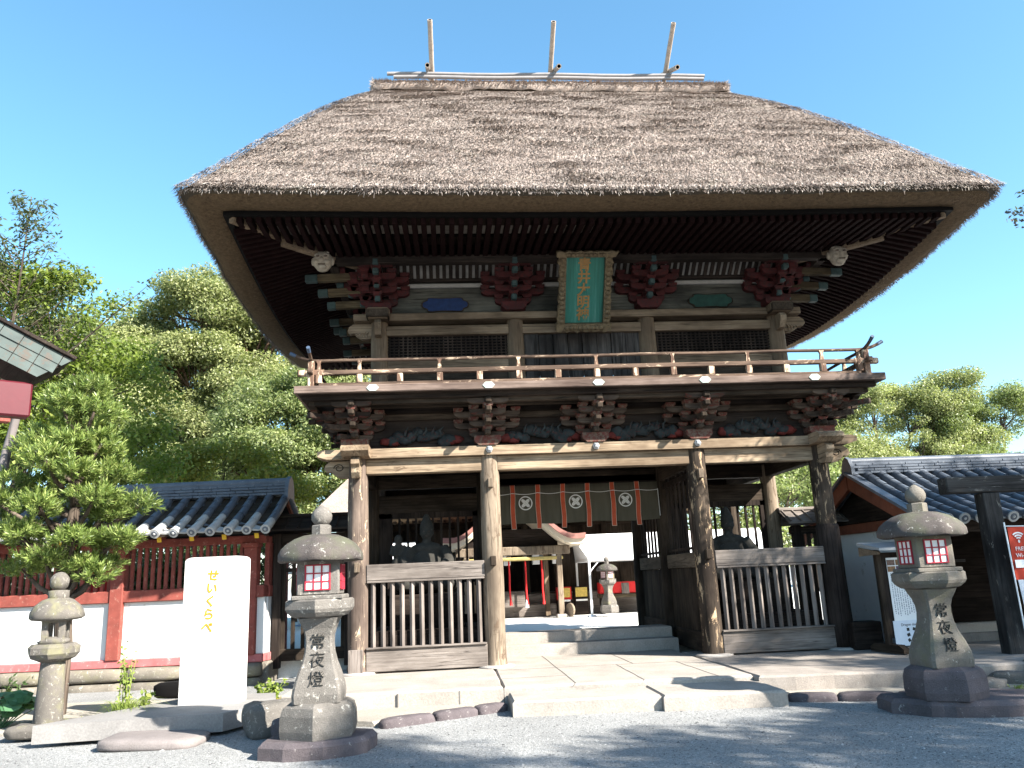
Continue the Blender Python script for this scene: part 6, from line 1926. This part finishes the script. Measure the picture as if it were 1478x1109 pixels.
for i, (fx, lab, mm) in enumerate(((-10.9, 'red votive flag standing behind the barred wall', M_brightred), (-13.6, 'blue votive flag standing behind the barred wall', MT['blue_panel']))):
    fl = thing('votive_flag', lab, 'flag', (fx, 5.2, .1)); MB().tube([(0, 0, 0), (0, 0, 2.3)], .015, 6).build('pole', M_white_paint, fl)
    cloth(.02, .42, .9, 2.2, mm, 'cloth', fl)
# --- tree just outside the frame on the right, its twigs touch the edge ---
tree('plum_tree', 'dark purplish twig tips entering at the upper right edge', (8.3, -3.9, -.2),
     [(0, 0, 0), (.1, 0, 2), (-.1, 0, 4.5), (-.3, 0, 7)], .14,
     [((-1.1, 0, 6.9), (1.05, .9, .6), 14), ((.6, 0, 7.6), (1.2, 1, .8), 18), ((.4, -.2, 6.2), (1.2, 1.0, .6), 14)],
     .32, 70, (.10, .05), LF_purple, M_bark, 26, None, .6)
# --- trees standing behind the photographer, whose shade dapples the forecourt ---
BG = 'forecourt trees behind the viewer'
def shade_tree(a, top, lobes, seed, leaves, label, clump=.6):
    x = .643 * a + .766 * 20; y = .766 * a - .643 * 20
    U = Vector((.643, .766, 0)); Wv = Vector((.766, -.643, 0))
    lb = []
    for (da, db, h, R, n) in lobes:
        p = U * da + Wv * db; lb.append(((p.x, p.y, h + .27), R, n))
    tree('broadleaf_tree', label, (x, y, -.27), [(0, 0, 0), (.1, 0, top * .3), (-.1, .1, top * .6), (.1, 0, top * .9)], .26, lb, clump, leaves, (.22, .11), LF_green, M_bark, seed, BG, .7, .3)
shade_tree(-6.6, 13, [(.3, 0, 12.6, (1.0, 1.2, .6), 9), (-.4, 0, 11.6, (1.3, 1.4, .7), 13), (.4, 0, 10.4, (1.5, 1.6, .9), 22), (0, 0, 8.8, (1.9, 1.8, 1.1), 26)], 31, 85, 'broadleaf tree behind the viewer, shading the left forecourt')
shade_tree(-4.1, 11, [(.0, 0, 10.4, (1.5, 1.4, .7), 17), (.1, .5, 9.2, (1.7, 1.6, .8), 24), (0, 0, 7.6, (2, 1.8, 1.2), 30)], 32, 85, 'low broadleaf tree behind the viewer, shading the middle forecourt')
shade_tree(-1.6, 11, [(-.4, 0, 10.4, (1.0, 1.4, .6), 6), (.1, 0, 9.1, (1.5, 1.6, .7), 19), (0, 1, 7.7, (1.7, 1.8, .9), 24)], 33, 80, 'low broadleaf tree behind the viewer, dappling the ground before the right lantern')
shade_tree(.6, 13, [(.2, 0, 11.9, (1.2, 1.4, .8), 8), (-.2, 0, 10.2, (1.3, 1.6, .8), 14), (.2, 0, 8.8, (1.5, 1.6, .9), 18)], 34, 75, 'airy broadleaf tree behind the viewer, dappling the gate floor')
shade_tree(2.6, 15, [(.1, 0, 14.0, (1.1, 1.4, .9), 8), (-.2, 0, 12.3, (1.1, 1.6, .9), 15), (.2, 0, 10.9, (1.3, 1.6, .9), 17), (0, 0, 9.2, (1.5, 1.8, 1.1), 18)], 35, 85, 'tall broadleaf tree behind the viewer, dappling the right gate posts')
shade_tree(4.9, 14, [(-.5, 0, 12.6, (1.1, 1.4, .6), 6), (.8, 0, 11.6, (1.4, 1.6, .8), 18), (-.6, 0, 11.0, (1.2, 1.6, .8), 16), (.4, 0, 10.2, (1.8, 1.8, 1.2), 24)], 36, 90, 'broadleaf tree behind the viewer, shading the tiled building at right')

# --- small plants ---
def tuft(name, label, loc, n, ln, m, spread=.5, w=.012, seed=1, cat='grass tuft', lean=(0, 0)):
    r = np.random.default_rng(seed); V = []; F = []
    for i in range(n):
        a = r.uniform(0, 2 * PI); b0 = np.array([r.normal(0, .07), r.normal(0, .06), 0])
        L = ln * r.uniform(.5, 1.15); d = np.array([math.cos(a) + lean[0], math.sin(a) + lean[1], 0]) * spread * r.uniform(.4, 1.2)
        sd = np.array([-math.sin(a), math.cos(a), 0]) * w * r.uniform(.6, 1.2)
        pr = None; o = len(V)
        for k in range(6):
            t = k / 5; p = b0 + d * L * t ** 1.4 + np.array([0, 0, L * (1.25 * t - .75 * t * t * (.6 + spread))])
            V += [p - sd * (1 - t * .95), p + sd * (1 - t * .95)]
        for k in range(5): F.append([o + 2 * k, o + 2 * k + 1, o + 2 * k + 3, o + 2 * k + 2])
    ob = np_mesh(name, np.array(V), np.array(F), 4, m); ob.location = loc
    return tag(ob, label, cat)
tuft('grass_tuft', 'arching tuft of long grass right of the small stone lantern', (-7.05, -2.55, -.21), 190, .75, LF_grass, .75, .009, 2, lean=(.25, -.2))
tuft('grass_tuft', 'short yellow green tuft at the foot of the wall behind the white monument', (-5.15, -1.9, -.21), 150, .34, LF_yellow, .8, .012, 3)
tuft('grass_tuft', 'thin grass growing against the small lantern foot', (-7.35, -3.05, -.21), 70, .42, LF_grass, .8, .008, 4)
tuft('grass_tuft', 'low grass along the side gate sill beside the monument', (-4.95, -.3, -.21), 90, .26, LF_grass, .9, .01, 6)
tuft('grass_tuft', 'little grass tuft beside the right lantern rocks', (4.7, -3.9, -.24), 70, .2, LF_grass, .9, .009, 7)
def weed(name, label, loc, stems, h, LW, m, seed, spread=.25, cat='plant', round_=False):
    rr = random.Random(seed); t = thing(name, label, cat, loc); r = np.random.default_rng(seed)
    mb = MB(); C_ = []; N_ = []
    for s_ in range(stems):
        a = rr.uniform(0, 2 * PI); d = Vector((math.cos(a), math.sin(a), 0)) * spread * rr.uniform(.3, 1.1); H = h * rr.uniform(.6, 1.1)
        p0 = Vector((rr.uniform(-.06, .06), rr.uniform(-.05, .05), 0)); p2 = p0 + d + Vector((0, 0, H)); p1 = p0.lerp(p2, .5) + Vector((0, 0, H * .08))
        mb.tube([p0, p1, p2], [.009, .007, .003], 5, 0, True, caps=False)
        if round_: C_.append(p2); N_.append((d.x * .8, d.y * .8 - .3, .8))
        else:
            for k in range(16):
                u = .2 + .8 * k / 16; q = p0.lerp(p2, u) + Vector((rr.uniform(-1, 1), rr.uniform(-1, 1), rr.uniform(-.4, .4))) * LW[0] * .6
                C_.append(q); N_.append((rr.gauss(0, .5), rr.gauss(0, .5) - .3, .7))
    C_ = np.array([tuple(c) for c in C_]); N_ = np.array(N_); n = len(C_)
    mb.build('stems', m, t, fix=False)
    if round_:
        V = []; F = []
        for c, nn in zip(C_, N_):
            nn = nn / np.linalg.norm(nn); u = np.cross(nn, [.3, .9, .2]); u /= np.linalg.norm(u); v = np.cross(nn, u); R = LW[0] * r.uniform(.7, 1.2); o = len(V)
            V.append(c - nn * R * .18)
            for k in range(12):
                aa = 2 * PI * k / 12; q = R * (1 + .08 * math.sin(5 * aa)) * (.55 if k == 0 else 1)
                V.append(c + (u * math.cos(aa) + v * math.sin(aa)) * q)
            for k in range(12): F.append([o, o + 1 + k, o + 1 + (k + 1) % 12])
        np_mesh('leaves', np.array(V), np.array(F), 3, m, t)
    else: leaf_cloud('leaves', C_, N_, r.uniform(.7, 1.2, n) * LW[0], r.uniform(.7, 1.2, n) * LW[1], m, t, r=r)
    return t
weed('leafy_plant', 'low clump of big round leathery leaves at the bottom left corner', (-8.75, -2.35, -.22), 40, .38, (.12, .1), LF_blue, 4, .42, round_=True)
weed('leafy_weed', 'upright weed with small leaves beside the round lantern pillar', (-7.2, -2.2, -.21), 7, 1.0, (.07, .04), LF_grass, 5, .14)
weed('leafy_weed', 'small broad leaved seedling in front of the culvert', (-6.85, -2.2, -.21), 3, .38, (.10, .06), LF_green, 6, .06)
weed('leafy_weed', 'bright green weeds filling the corner between monument and side gate', (-5.35, -1.5, -.21), 16, .32, (.07, .05), LF_green, 7, .26)
weed('leafy_weed', 'small dark fern growing from the wall base at far left', (-9.3, -1.2, -.21), 14, .6, (.10, .04), LF_dark, 9, .4)
cv = MB().rock((0, 0, 0), (1.1, .3, .26), seed=55, amp=.08, cuts=4).build('culvert_dark_block', MT['black']); cv.location = (-6.9, -.2, -.2)  # darkness of the culvert opening put into a black block
tag(cv, 'black block painted as the dark of the culvert opening below the wall base', 'stone')
